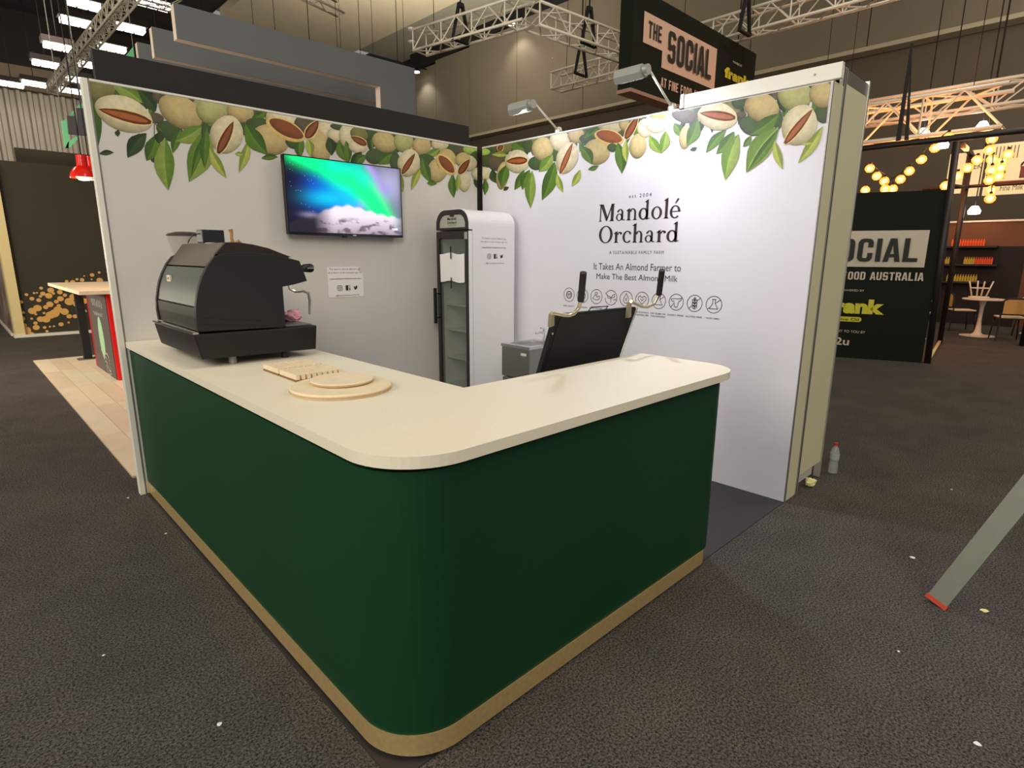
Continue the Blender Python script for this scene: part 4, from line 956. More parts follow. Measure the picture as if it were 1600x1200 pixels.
# leg with red foot
lt = thing('stand_leg', (2.29, -3.89, 0), 'sloping grey metal leg with a red rubber foot at the right edge', 'stand leg')
a = Vector((2.287, -3.889, .012)); b = Vector((2.40, -4.115, .62)); dd = b-a; e = a+dd*2.0
wv = Vector((.17, .98, 0)).normalized(); view = (CP-a).normalized(); wv = (wv-dd.normalized()*wv.dot(dd.normalized())).normalized(); nv = dd.normalized().cross(wv)
def beam(a, e, hw, ht):
    V = [p+wv*s*hw+nv*t*ht for p in (a, e) for s, t in ((-1, -1), (1, -1), (1, 1), (-1, 1))]
    return MB().add(V, [(0, 1, 2, 3), (4, 7, 6, 5), (0, 4, 5, 1), (1, 5, 6, 2), (2, 6, 7, 3), (3, 7, 4, 0)])
obj('leg', beam(a, e, .041, .011), mat('grey_powder_coat', S(118, 122, 108), .5, noise=.05, nscale=20), lt)
obj('foot', beam(a-dd.normalized()*.004, a+dd.normalized()*.016, .045, .015), mat('red_rubber', S(190, 62, 40), .6), lt)

# ------------------------------------------------------------------ neighbouring booth on the left
M_tim = mat('pale_timber_floor', S(226, 212, 184), .45, noise=.06, nscale=4)
tf = struct('floor_timber', MB().box((0, .37, .0), (3.2, 6.6, .012)), mat('timber_underlay', S(180, 160, 130), .6), bpy.data.objects['floor'])
k = 0
for i in range(9):
    y = .38
    while y < 6.59:
        ln = min(6.592, y+1.25 if not (k == 0 and i % 2) else y+.6)
        obj('plank', MB().box((.002+i*.18, y, .0122), (.178+i*.18, ln-.003, .018)), M_tim if (k+i) % 3 else mat('warm_timber_floor', S(220, 202, 174), .4, noise=.06, nscale=4), tf)
        y = ln; k += 1
    k = i+1
nc = thing('neighbour_counter', (1.1, 4.9, .018), 'red sided counter with a dark printed front and pale timber top in the booth behind', 'counter')
obj('carcass', MB().box((.61, 4.15, .0185), (1.6, 5.52, 1.08)), mat('bright_red', S(225, 20, 12), .4), nc)
obj('front_panel', MB().box((.6, 4.2, .0185), (.609, 5.4, 1.08)), mat('charcoal_print', S(84, 74, 68), .6), nc)
obj('red_end', MB().box((.6, 5.405, .0185), (.609, 5.52, 1.08)), mat('dark_red', S(150, 14, 14), .5), nc)
q = Flat((.6, 0, 0), (0, -1, 0), (0, 0, 1), .002)
q.poly([(-4.8+.16*math.cos(t), .48+.28*math.sin(t)) for t in [2*PI*i/20 for i in range(20)]])
obj('printed_leaf', q.mb, mat('mint_ink', S(150, 190, 150), .6), nc)
q = Flat((.6, 0, 0), (0, -1, 0), (0, 0, 1), .003)
q.ribbon([(-5.15+.035*i, .93+.06*math.sin(i*1.9)) for i in range(21)], .02); q.ribbon([(-5.1+.03*i, .79+.03*math.sin(i*2.3)) for i in range(21)], .014); q.circ(-4.6, .16, .14, .03, 18); q.circ(-4.7, .2, .07, .02, 12)
q.ribbon([(-4.95, .32), (-4.75, .22), (-4.6, .1), (-4.45, .05)], .025)
obj('printed_script', q.mb, mat('chalk_ink', S(170, 172, 160), .7), nc)
obj('timber_top', MB().box((.33, 4.02, 1.0805), (2.0, 6.75, 1.125), .004), M_ply, nc)
obj('support_leg', MB().box((.56, 6.2, .0185), (.66, 6.3, 1.08)), M_dark, nc)
obj('leg_plate', MB().box((.48, 6.14, .0182), (.72, 6.36, .024)), M_steel, nc)
for k, (px, dy) in enumerate(((130, 4.0), (141, 4.5))):
    p = at(px, 268, 'y', dy)
    t = thing('pendant_lamp', p, 'glossy red pendant lamp glowing beside the left wall post' if k == 0 else 'second red pendant lamp mostly hidden behind the left wall post', 'lamp')
    obj('shade', MB().lathe([(0, .17), (.05, .17), (.052, .06), (.09, .03), (.12, -.02), (.135, -.07), (.128, -.07), (.1, -.02), (.045, .05)], p, 24), mat('red_gloss', S(225, 30, 18), .15), t)
    obj('bulb', MB().lathe([(0, -.1), (.05, -.09), (.085, -.05), (.06, 0), (0, .02)], p, 16), mat('warm_bulb', (1, .7, .35), emit=14, ecol=(1, .55, .2)), t)
    obj('cord', MB().tube([p+Vector((0, 0, .17)), p+Vector((0, 0, 4))], .006, 6), M_dark, t)
    l = bpy.data.lights.new('pendant_glow', 'POINT'); l.energy = 12; l.color = (1, .74, .5); l.shadow_soft_size = .08
    lo_ = bpy.data.objects.new('pendant_glow', l); COL.objects.link(lo_); lo_.location = p-Vector((0, 0, .16))

# dark green dotted wall farther left
gw = thing('dotted_display_wall', (1.2, 10.3, 0), 'dark green display wall with scattered gold dots and a pale timber edge', 'display wall')
obj('panel', MB().box((.12, 10.02, .05), (3.2, 10.12, 3.18)), mat('dark_green_print', S(46, 42, 24), .7, noise=.06, nscale=5), gw)
obj('edge_post', MB().box((.04, 9.93, .05), (.19, 10.3, 3.18)), mat('pale_timber_post', S(214, 196, 140), .6), gw)
obj('base_strip', MB().box((.02, 9.9, 0), (3.2, 10.3, .049)), M_aluw, gw)
obj('side_return', MB().box((.03, 10.32, .05), (.1, 14.5, 3.18)), mat('photo_print_side', S(150, 135, 116), .6, col2=S(90, 66, 54), nscale=1.6), gw)
obj('side_base', MB().box((.0, 10.31, 0), (.12, 14.5, .05)), M_aluw, gw)
q = Flat((0, 10.02, 0), (1, 0, 0), (0, 0, 1), .004); rd = random.Random(4)
dots = [(222, 1070, 40), (268, 1105, 26), (308, 1045, 28), (345, 975, 30), (392, 975, 36), (430, 940, 40), (465, 925, 42), (495, 895, 38), (550, 910, 36), (320, 880, 34), (275, 905, 34), (425, 848, 30), (390, 872, 22), (515, 800, 28), (590, 825, 40), (625, 785, 34), (655, 845, 34), (415, 775, 30), (365, 757, 22), (330, 813, 20), (272, 800, 20), (432, 728, 28), (510, 745, 24), (520, 700, 36), (180, 970, 32), (210, 1025, 18), (302, 1008, 18), (520, 1018, 22), (590, 950, 24), (640, 950, 22), (480, 825, 20), (553, 770, 18), (350, 710, 16), (225, 766, 15), (178, 828, 18), (197, 918, 14), (785, 598, 20), (700, 640, 20), (845, 577, 13), (655, 635, 13), (850, 645, 30), (720, 820, 30), (725, 905, 16), (670, 908, 18), (500, 860, 18), (455, 755, 14), (345, 780, 14), (290, 752, 11), (315, 750, 9), (375, 922, 12), (305, 932, 12), (270, 970, 12), (380, 1045, 15), (400, 1077, 13), (425, 1038, 10), (460, 1035, 10), (585, 1003, 11), (322, 1103, 10), (605, 738, 12), (568, 652, 15), (620, 658, 22), (780, 635, 9), (718, 607, 8), (470, 690, 16)]
for (zx, zy, r) in dots:
    p = at(zx/5.456, 320+zy/5.4545, 'y', 10.02); rr = r/5.456*.0098
    q.off += .00008; q.poly([(p.x+rr*1.05*math.cos(t), p.z+rr*math.sin(t)) for t in [2*PI*i/12 for i in range(12)]])
obj('gold_dots', q.mb, mat('gold_ink', S(214, 164, 86), .5), gw)
tag(obj('display_wall', MB().box((.55, 10.6, 0), (3.2, 10.7, 3.5)), mat('dark_green_print', (0, 0, 0))), 'plain dark panel rising just above the dotted green wall', 'display wall')
# hanging mint sign
ms_ = thing('hanging_sign', (1.3, 9.0, 3.4), 'mint green framed hanging sign with dark plates beside the left wall post', 'sign')
def hp_(px, py, y=9.0): p = at(px, py, 'y', y); return (p.x, p.z)
M_mint = mat('mint_frame', S(120, 205, 150), .5)
obj('frame_side', MB().prism([hp_(*p) for p in ((96, 189), (106, 186), (108, 214), (107, 231), (101, 231))], 'y', 8.98, 9.05), M_mint, ms_)
obj('frame_bottom', MB().prism([hp_(*p) for p in ((102, 231), (109, 231), (122, 217), (120, 212), (106, 222))], 'y', 8.98, 9.04), M_mint, ms_)
obj('gable', MB().prism([hp_(*p) for p in ((107, 183), (115, 172), (117, 184))], 'y', 9.0, 9.05), M_mint, ms_)
obj('gable', MB().prism([hp_(*p) for p in ((118, 169), (128, 160), (130, 172))], 'y', 9.0, 9.05), M_mint, ms_)
M_plate = mat('dark_grey_plate', S(72, 68, 74), .7)
obj('plate', MB().prism([hp_(*p) for p in ((103.5, 182), (117, 183), (121, 212), (106, 210.5))], 'y', 8.9, 8.95), M_plate, ms_)
obj('plate', MB().prism([hp_(*p) for p in ((118, 170), (131, 171), (136, 213), (121.3, 212))], 'y', 8.9, 8.95), M_plate, ms_)
for px in (97, 127): p = at(px, 186 if px < 100 else 162, 'y', 9.0); obj('cable', MB().tube([p, p+Vector((0, 0, 6))], .008, 5), M_alu, ms_)
p = at(207, 90, 'y', 9); q0, q1, q2 = hp_(195, 89), hp_(208, 73), hp_(210, 91)
hpn = thing('hanging_pennant', (q1[0], 9.0, q1[1]), 'small mint triangle showing above the charcoal fascia', 'sign')
obj('panel', MB().prism([q0, q1, q2], 'y', 8.99, 9.04), M_mint, hpn)
obj('cable', MB().tube([(q1[0], 9.01, q1[1]), (q1[0], 9.01, CEIL+.05)], .006, 5), M_alu, hpn)

# ------------------------------------------------------------------ grey hanging baffles
def baffle(y, xl, xr, z0, z1, leg, label):
    t = thing('hanging_baffle', ((xl+xr)/2, y, z0), label, 'ceiling panel', 'grey hanging baffles')
    poly = [(xl, z0), (xr, z0), (xr, z1), (xl, z1)] if not leg else [(xl, z0), (xr-leg[0], z0), (xr-leg[0], z0-leg[1]), (xr, z0-leg[1]), (xr, z1), (xl, z1)]
    obj('face', MB().prism(poly, 'y', y, y+.015), M_grey, t)
    obj('box_body', MB().prism([(a+(.004 if a == xl else 0), b+(.0005 if b == z0 else 0)) for a, b in poly], 'y', y+.0155, y+.16), mat('lit_baffle_edge', S(205, 190, 175), .8), t)  # paler than the face: light on the edges is put into this colour
    for x in (xl+.35, (xl+xr)/2, xr-.3):
        obj('cable', MB().tube([(x, y+.08, z1), (x, y+.08, z1+5)], .006, 5), M_dark, t)
baffle(5.0, 1.95, 5.775, 4.365, 4.79, (.72, .5), 'long grey hanging baffle nearest the camera, with a dropped right end')
baffle(6.9, 2.15, 6.17, 4.60, 5.03, None, 'second grey hanging baffle, seen below and left of the nearest one')
baffle(8.6, 2.33, 6.6, 4.42, 5.25, None, 'third grey hanging baffle, mostly hidden at the far left of the row')

baffle(9.8, 6.7, 9.2, 4.9, 5.75, None, 'rearmost grey hanging baffle glimpsed in the notch of the nearest one')

# ------------------------------------------------------------------ trusses
def truss(p0, p1, s, label, r=.025, m=None, group='box trusses', step=None, name='lighting_truss'):
    m = m or M_trussm; p0 = Vector(p0); p1 = Vector(p1); d = (p1-p0); ln = d.length; d.normalize()
    up = Vector((0, 0, 1)); sd = d.cross(up).normalized(); t = thing(name, p0, label, 'truss', group)
    cs = [sd*s/2+up*0, -sd*s/2+up*0, sd*s/2+up*s, -sd*s/2+up*s]
    for c in cs: obj('chord', MB().tube([p0+c, p1+c], r, 8), m, t)
    n = max(2, round(ln/(step or s*1.0))); 
    for (a, b) in ((0, 1), (0, 2), (1, 3), (2, 3)):
        for i in range(n):
            q0 = p0+d*ln*i/n; q1 = p0+d*ln*(i+1)/n
            A_, B_ = (cs[a], cs[b]) if i % 2 == 0 else (cs[b], cs[a])
            obj('brace', MB().tube([q0+A_, q1+B_], r*.5, 5, False), m, t)
            if i % 2 == 0: obj('brace', MB().tube([q0+cs[a], q0+cs[b]], r*.5, 5, False), m, t)
    obj('brace', MB().tube([p1+cs[0], p1+cs[1]], r*.5, 5, False), m, t)
    for f_ in ((.15, .85) if ln < 8 else (.3,)):
        q_ = p0+d*ln*f_+up*s; obj('hanger', MB().tube([q_, (q_.x, q_.y, CEIL+.05)], .006, 5), M_dark, t)
    return t
truss((6.15, 5.35, 5.2), (6.55, 2.95, 5.2), .34, 'overhead box truss coming from the left towards the truss corner')
truss((6.75, 3.05, 5.2), (9.5, 2.85, 5.2), .34, 'overhead box truss running from the upper corner to the dark hanging sign')
truss((9.75, 5.2, 5.2), (9.75, 3.2, 5.2), .34, 'short box truss hanging left of the dark sign, above the wall lights')
truss((9.75, 2.7, 5.28), (9.75, -1.6, 5.28), .34, 'box truss emerging right of the dark hanging sign')
truss((2.80, 21.9, 6.85), (3.0, 9.6, 6.85), .28, 'long pale box truss crossing the upper left corner', r=.026, step=.3)
truss((1.3, 13.2, 7.5), (4.6, 13.2, 7.5), .34, 'pale truss crossing behind the long one at the top left', r=.025, step=.5)
pq = at(520, 12, 'y', 9)
truss((pq.x-1.6, 9, pq.z+.15), (pq.x+.25, 9.1, pq.z-.05), .3, 'end of a white truss at the top centre above the tan soffit', r=.025)
for px, py, z in ((720, 45, 5.2), (920, 50, 5.2), (908, 100, 5.2), (1165, 30, 5.2)):
    p = at(px, py, 'z', z+.2)
    lb = {720: 'black lifting strap on the left overhead truss', 920: 'black chain hoist on the truss left of the dark sign', 908: 'black strap around the short truss left of the dark sign', 1165: 'black strap on the truss right of the dark sign'}[px]
    t = thing('truss_strap', p, lb, 'strap')
    obj('sling', MB().ring([(p.x-.2, p.z-.22), (p.x+.2, p.z-.22), (p.x+.05, p.z+.4), (p.x-.05, p.z+.4)], [(p.x-.175, p.z-.19), (p.x+.175, p.z-.19), (p.x+.03, p.z+.33), (p.x-.03, p.z+.33)], 'y', p.y-.03, p.y+.03), M_dark, t)
    obj('hook_cable', MB().tube([p+Vector((0, 0, .36)), (p.x, p.y, CEIL)], .014, 6), M_dark, t)

# high bay lights in the dark bay
hb0 = None
HB = [(118, 33), (90, 72), (71, 99), (203, 43), (175, 74), (122, 124), (53, 130), (18, 131), (110, 141), (142, 101), (130, 5), (240, 5)]
hlab = ['below the crossing truss, upper left', 'left of the long truss, second down', 'left of the long truss, third down', 'right of the long truss, nearest the grey baffles', 'right of the long truss, above the wall corner', 'just above the left wall post', 'lowest of the row by the corrugated wall', 'leftmost of all, by the corrugated wall', 'behind the left wall post top', 'small one right of the long truss', 'at the top edge left of the truss', 'at the top edge right of the truss']
for (px, py), lb in zip(HB, hlab):
    p = at(px, py, 'z', 9.0); sc_ = (p-CP).length/25
    if hb0 is None:
        t = thing('high_bay_light', p, '', 'light', 'high bay lights')
        obj('housing', MB().box(p+Vector((-.48, -.26, .05)), p+Vector((.48, .26, .25))), M_ceild, t)
        for xx in (-.29, 0, .29): obj('lamp', MB().box(p+Vector((xx-.12, -.2, -.1)), p+Vector((xx+.12, .2, .045))), mat('high_bay_lens', (1, 1, 1), emit=9, ecol=(1, .93, .78)), t)
        obj('cable', MB().tube([p+Vector((0, 0, .22)), p+Vector((0, 0, 3.6))], .015, 5), M_dark, t)
        hb0 = t
    else: t = copy_tree(hb0); t.location = p
    t['label'] = 'bright high bay light '+lb

# ------------------------------------------------------------------ the hanging dark sign
SY = 1.0
hs_ = thing('hanging_banner_sign', (8.6, SY, 3.9), 'large dark green hanging sign with pink panel, seen above the logo wall', 'sign')
M_sg = mat('deep_green_board', S(17, 24, 13), .8, spec=.2); M_pink = mat('pink_panel_print', S(205, 172, 150), .7); M_yell = mat('lime_yellow_ink', S(196, 190, 40), .6)
def sx(px, py): p = at(px, py, 'y', SY); return (p.x, p.z)
zb_, zt_ = 3.9, 5.2
obj('board', MB().prism([(6.65, zb_), (10.55, zb_), (10.55, zt_), (6.65, zt_)], 'y', SY, SY+.22), M_sg, hs_)
obj('lower_edge', MB().box((6.64, SY-.012, zb_-.05), (10.56, SY+.23, zb_-.001)), mat('lit_underside_tone', S(150, 118, 100), .6), hs_)  # pinkish colour carries the light falling on the sign's underside
q = Flat((0, SY, 0), (1, 0, 0), (0, 0, 1), .01)
x0 = sx(1005, 40)[0]; x1 = sx(1035, 60)[0]; x2 = sx(1118, 100)[0]
zt1 = sx(1118, 76)[1]; zb1 = sx(1006, 67)[1]; zb2 = sx(1116, 141)[1]
q.poly([(x0, zb1), (x1, zb1), (x1, zb2), (x2, zb2), (x2, zt1), (x0, zt1)])
obj('pink_panel', q.mb, M_pink, hs_)
q = Flat((0, SY, 0), (1, 0, 0), (0, 0, 1), .018)
block(q, 'THE', sx(1012, 45)[0], sx(1012, 59)[1], sx(1033, 55)[0], sx(1012, 32)[1])
block(q, 'SOCIAL', sx(1042, 80)[0], sx(1110, 127)[1]+.0, sx(1110, 100)[0], sx(1110, 81)[1])
obj('sign_lettering', q.mb, mat('deep_green_ink', S(22, 28, 18), .7), hs_)
q = Flat((0, SY, 0), (1, 0, 0), (0, 0, 1), .018)
block(q, 'AT FINE FOOD AUSTRALIA', sx(1031, 130)[0], sx(1032, 136)[1], x2, sx(1032, 121)[1])
obj('sign_subtitle', q.mb, M_pink, hs_)
q = Flat((0, SY, 0), (1, 0, 0), (0, 0, 1), .018)
q.text('frank', sx(1130, 120)[0], sx(1131, 121)[1], sx(1171, 130)[0], sx(1131, 103)[1], bold=.06)
obj('sponsor_lettering', q.mb, M_yell, hs_)
q = Flat((0, SY, 0), (1, 0, 0), (0, 0, 1), .018)
q.text('POWERED BY', sx(1144, 98)[0], sx(1144, 98.5)[1], sx(1158, 101)[0], sx(1144, 95)[1])
obj('sponsor_caption', q.mb, M_aluw, hs_)
for x in (7.2, 10.0): obj('cable', MB().tube([(x, SY+.1, zt_), (x, SY+.1, 11)], .012, 5), M_dark, hs_)

# ------------------------------------------------------------------ the far dark green wall on the right
E0 = Vector((9.719, -2.396, 0)); EU = Vector((.345, -.939, 0)).normalized()     # reading direction
gwall = thing('sponsor_wall', E0-EU*1.2, 'dark green freestanding wall with large lettering right of the booth', 'display wall', None)
def su(px, py):
    n = Vector((0, 0, 1)).cross(EU); d = _f+CR*((px-800)/CF)+CU*((600-py)/CF); P = CP+d*((E0-CP).dot(n)/d.dot(n))
    return ((P-E0).dot(EU), P.z)
SN = EU.cross(Vector((0, 0, 1)))
def slab(mb, u0, u1, z0, z1, t0, t1):
    V = [E0+EU*u+SN*t+Vector((0, 0, z)) for z in (z0, z1) for t in (t0, t1) for u in (u0, u1)]
    return mb.add(V, [(0, 2, 3, 1), (4, 5, 7, 6), (0, 1, 5, 4), (2, 6, 7, 3), (0, 4, 6, 2), (1, 3, 7, 5)])
obj('board', slab(MB(), -3.2, 0, 0, 2.51, -.12, 0), M_sg, gwall)
def sflat(o): return Flat(E0, EU, (0, 0, 1), o)
q = sflat(.006); q.rect(-2.3, 1.42, -.16, 1.955); obj('pale_panel', q.mb, mat('pale_panel_print', S(190, 180, 160), .7), gwall)
q = sflat(.012); block(q, 'SOCIAL', -1.52, 1.50, -.25, 1.84); obj('wall_title', q.mb, mat('deep_green_ink', (0, 0, 0)), gwall)
q = sflat(.012); block(q, 'AT FINE FOOD AUSTRALIA', -1.75, 1.225, -.155, 1.345); q.text('POWERED BY', -1.2, 1.045, -.88, 1.075); q.text('BROUGHT TO YOU BY', -1.36, .40, -.79, .44); q.text('air2u', -1.4, .20, -.99, .32, bold=.02)
obj('wall_captions', q.mb, mat('pale_panel_print', (0, 0, 0)), gwall)
q = sflat(.012); q.text('frank', -1.36, .70, -.58, .93, bold=.06); q.poly([(-1.34, .575), (-.89, .575), (-.87, .59), (-.865, .6125), (-.87, .635), (-.89, .65), (-1.34, .65)]); obj('sponsor_name', q.mb, M_yell, gwall)
q = sflat(.018); q.text('olive Oil', -1.22, .59, -.9, .635); obj('sponsor_caption', q.mb, M_sg, gwall)

# open frame of the cafe stand (posts, beams, rails)
M_fr = mat('black_steel_frame', S(30, 22, 18), .5)
pf = thing('pergola_frame', (9.8, -2.45, 0), 'black steel frame of the cafe stand right of the lettered wall', 'frame')
def bar(p, q_, w, name='beam'):
    p = Vector(p); q_ = Vector(q_); return obj(name, MB().tube([p, q_], w*.6, 4), M_fr, pf)
bar((9.76, -2.46, 0), (9.7, -2.39, 3.15), .09, 'post'); bar((12.5, -2.14, 0), (12.5, -2.14, 3.35), .09, 'post')
bar((9.7, 1, 3.2), (9.7, -5, 3.2), .09); bar((9.7, -2.36, 3.2), (12.5, -2.14, 3.35), .07); bar((12.5, -1.5, 2.8), (12.5, -5, 2.8), .06); bar((9.7, -2.42, 2.56), (12.5, -2.17, 2.79), .05)
bar((13.2, -3.25, 0), (13.2, -3.3, 3.3), .09, 'post')
obj('base_rail', MB().tube([(9.76, -2.46, .03), (12.5, -2.14, .03)], .03, 4), mat('pale_timber_post', (0, 0, 0)), pf)
obj('corner_plate', MB().box((13.13, -3.34, 2.03), (13.3, -3.2, 2.12)), M_alu, pf)

# copper lit truss above the cafe
truss((11.6, .6, 3.55), (11.6, -2.65, 3.55), .62, 'large box truss glowing copper above the cafe stand', r=.035, group='cafe trusses', step=.55)
truss((12.9, .6, 4.15), (12.9, -2.75, 4.15), .4, 'rear box truss above the cafe stand', r=.03, group='cafe trusses', step=.5)
p = at(1430, 110, 'x', 11.6)
stp = thing('black_sling', (11.6, p.y, 4.2), 'tall black sling holding the copper lit truss', 'strap')
obj('sling', MB().prism([(p.y-.13, 3.5), (p.y-.07, 3.5), (p.y+.01, 4.9), (p.y+.02, 5.0), (p.y-.04, 4.4)], 'x', 11.25, 11.29), M_dark, stp)
obj('sling', MB().prism([(p.y-.02, 3.5), (p.y+.05, 3.5), (p.y+.03, 5.0), (p.y, 5.0)], 'x', 11.22, 11.26), M_dark, stp)
# string bulbs
ORD = ['first', 'second', 'third', 'fourth', 'fifth', 'sixth', 'seventh', 'eighth', 'ninth', 'tenth', 'eleventh', 'twelfth', 'thirteenth']
BL = [(1359, 263), (1370, 275), (1382, 283), (1383, 295), (1395, 295), (1407, 280), (1421, 267), (1440, 249), (1461, 231), (1482, 214), (1352, 297), (1550, 217), (1546, 234), (1550, 249), (1549, 266), (1546, 281), (1549, 297), (1547, 310), (1575, 241), (1566, 252), (1564, 262), (1561, 275), (1527, 250), (1496, 275), (1512, 262), (1477, 290)]
b0 = None
for i, (px, py) in enumerate(BL):
    p = at(px, py, 'x', 11.0+.25*(i % 3 == 1))
    if b0 is None:
        t = thing('festoon_bulb', p, '', 'light bulb')
        obj('globe', MB().lathe([(0, -.075), (.04, -.066), (.07, -.03), (.076, .005), (.055, .045), (.02, .07)], p, 14), mat('halo_globe', (1, .5, .12), .2, emit=.9, ecol=(1, .42, .06), alpha=.55), t)  # glowing globe shaped to give the orange halo round the bright core
        obj('filament', MB().lathe([(0, -.05), (.03, -.042), (.046, -.01), (.04, .02), (0, .04)], p, 12), mat('hot_filament', (1, .9, .7), emit=5, ecol=(1, .68, .25)), t)
        obj('socket', MB().lathe([(.02, .06), (.022, .1), (0, .105)], p, 10), M_dark, t)
        b0 = t
    else: t = copy_tree(b0); t.location = p
    t['group'] = 'glowing festoon bulbs of the cafe'
    t['label'] = ('glowing amber bulb, %s from the left on the dipping string above the dark wall' % ORD[i] if i < 11 else
                  'glowing amber bulb, %s from the top in the straight hanging column' % ORD[i-11] if i < 18 else
                  'glowing amber bulb, %s from the top beside the burger drawing' % ORD[i-18] if i < 22 else
                  'glowing amber bulb, %s of those before the narrow menu panels' % ORD[i-22])
for grp, nm in (((1, 2, 3, 5, 6, 7, 8, 9), 'swagging across the gap'), ((11, 12, 13, 14, 15, 16, 17), 'hanging straight down in front of the menu board'), ((18, 19, 20, 21), 'hanging beside the burger drawing')):
    pts = [at(BL[i][0], BL[i][1], 'x', 11.0+.25*(i % 3 == 1))+Vector((0, 0, .1)) for i in (grp if grp[0] != 1 else (0,)+grp)]
    tag(obj('festoon_cable', MB().tube(pts, .008, 5), M_dark), 'dark festoon cable '+nm, 'cable')
for (x, y, z, e) in ((11.6, -1.3, 3.3, 65), (11.6, -2.2, 3.3, 65), (11.6, -.3, 3.3, 50)):
    l = bpy.data.lights.new('festoon_glow', 'POINT'); l.energy = e; l.color = (1, .32, .08); l.shadow_soft_size = .2
    o = bpy.data.objects.new('festoon_glow', l); COL.objects.link(o); o.location = (x, y, z)
for px, py, lb in ((1443, 209, 'small white spotlight glowing on the copper lit truss'), (1535, 199, 'white spotlight at the right end of the copper lit truss'), (1473, 228, 'white spotlight just below the rear truss'), (1522, 331, 'white spotlight above the bottle shelves')):
    p = at(px, py, 'x', 13.2)
    t = thing('spotlight', p, lb, 'light')
    obj('lens', MB().lathe([(0, -.05), (.09, -.04), (.1, .02), (.05, .1), (0, .1)], p, 12), mat('lamp_lens', (0, 0, 0)), t)
    obj('stem', MB().tube([p+Vector((0, 0, .1)), (p.x, p.y, CEIL+.05)], .01, 5), M_dark, t)
    

# menu board
mbt = thing('menu_board', (16.0, -2.0, 2.9), 'long cream menu board with a burger drawing behind the festoon bulbs', 'sign')
M_cream = mat('cream_board_face', S(240, 222, 178), .6, emit=.35, ecol=S(250, 225, 170))  # cream face with a low emission of its own
MBD = [(-1.21, -1.50, 3.0, 3.86), (-1.56, -1.84, 2.92, 3.9), (-1.9, -3.6, 2.92, 3.98)]
for a_, b__, z0, z1 in MBD: obj('panel', MB().box((16.0, b__, z0), (16.08, a_, z1)), M_cream, mbt)
q = Flat((16, 0, 0), WU, (0, 0, 1), .006)
q.rect(1.92, 3.24, 2.24, 3.5); q.rect(2.48, 3.24, 3.5, 3.48); q.rect(1.9, 3.16, 3.5, 3.2)
obj('red_bands', q.mb, mat('brick_red_ink', S(150, 60, 50), .6), mbt)
q = Flat((16, 0, 0), WU, (0, 0, 1), .012)
q.text('REK', 1.6, 3.5, 1.82, 3.62); q.text('Ingredients', 2.5, 3.62, 3.3, 3.85, shear=.3); q.text('Fine Milk & Pure', 2.2, 3.0, 2.9, 3.12)
for i in range(7): q.rect(2.02+.06*i, 3.66, 2.035+.06*i, 3.92)
q.circ(2.7, 3.5, .22, .02, a0=0, a1=PI, ry=.12); q.ribbon([(2.48, 3.5), (2.52, 3.26), (2.66, 3.26), (2.72, 3.5)], .02); q.circ(2.6, 3.5, .1, .02, 12, 0, PI)
q.circ(1.7, 3.74, .05, .012, 10); q.ribbon([(1.63, 3.7), (1.66, 3.8), (1.74, 3.8), (1.78, 3.7)], .012)
obj('menu_lettering', q.mb, mat('brown_menu_ink', S(110, 84, 60), .6), mbt)

# cafe back wall with shelves and bottles
cb = thing('shelf_wall', (17.0, -2.0, 0), 'dark brown cafe back wall carrying three black bottle shelves', 'wall unit')
obj('panel', MB().box((17.0, -3.0, 0), (17.1, .8, 2.4)), mat('brown_back_wall', S(110, 66, 40), .7), cb)
obj('top_trim', MB().box((16.97, -3.2, 2.401), (17.12, .8, 2.44)), M_alu, cb)
obj('lower_panel', MB().box((16.96, -2.75, 0), (16.995, .8, 1.84)), mat('near_black_panel', S(34, 22, 18), .8), cb)
M_sh = mat('shelf_black', S(26, 20, 18), .6)
SH = [(1.85, -2.25, -1.2), (1.43, -2.3, -.9), (1.02, -2.2, -.9)]
for z, y0, y1 in SH: obj('shelf', MB().box((16.72, y0, z-.04), (16.958, y1, z)), M_sh, cb)
area('shelf_wash_light', (16.5, -1.8, 2.7), (16.98, -1.8, 1.9), .8, 4, (1, .6, .35), .1)
tag(obj('side_screen_panel', MB().box((16.9, -3.7, .9), (16.98, -2.98, 2.0)), mat('pale_green_panel', S(150, 160, 125), .7)), 'pale green panel at the right edge behind the black post', 'panel')
proto = {}
def bottle(x, y, z, kind, label, group):
    if kind not in proto:
        colr = {'orange': S(240, 90, 40), 'yellow': S(210, 175, 60)}[kind]
        t = thing('sauce_bottle', (x, y, z), label, 'bottle', group)
        obj('bottle', MB().lathe([(0, 0), (.022, 0), (.023, .1), (.014, .13), (.009, .15), (0, .15)], (x, y, z), 8), mat('%s_glass' % kind, colr, .3, emit=.12, ecol=colr) if False else mat('%s_glass' % kind, colr, .3), t)
        obj('cap', MB().lathe([(.01, .15), (.011, .17), (0, .17)], (x, y, z), 8), mat('%s_cap' % kind, tuple(.7*v for v in colr), .4), t)
        proto[kind] = t
    else:
        t = copy_tree(proto[kind]); t.location = (x, y, z)
    t['label'] = label; t['group'] = group
for i in range(13): bottle(16.84, -1.38-.05*i, 1.8505, 'orange', 'orange sauce bottle, %s from the left on the top cafe shelf' % ORD[i], 'bottles on the top cafe shelf')
for i in range(6): bottle(16.84, -1.14-.045*i, 1.4305, 'orange' if i < 4 else 'yellow', 'sauce bottle, %s from the left in the middle shelf left cluster' % ORD[i], 'left bottles on the middle cafe shelf')
for i in range(13): bottle(16.84, -1.68-.042*i, 1.4305, 'yellow' if i < 5 else 'orange', 'sauce bottle, %s from the left in the middle shelf right cluster' % ORD[i], 'right bottles on the middle cafe shelf')
for i in range(12): bottle(16.84, -1.4-.05*i, 1.0205, 'yellow', 'yellow sauce bottle, %s from the left on the lowest cafe shelf' % ORD[i], 'bottles on the lowest cafe shelf')

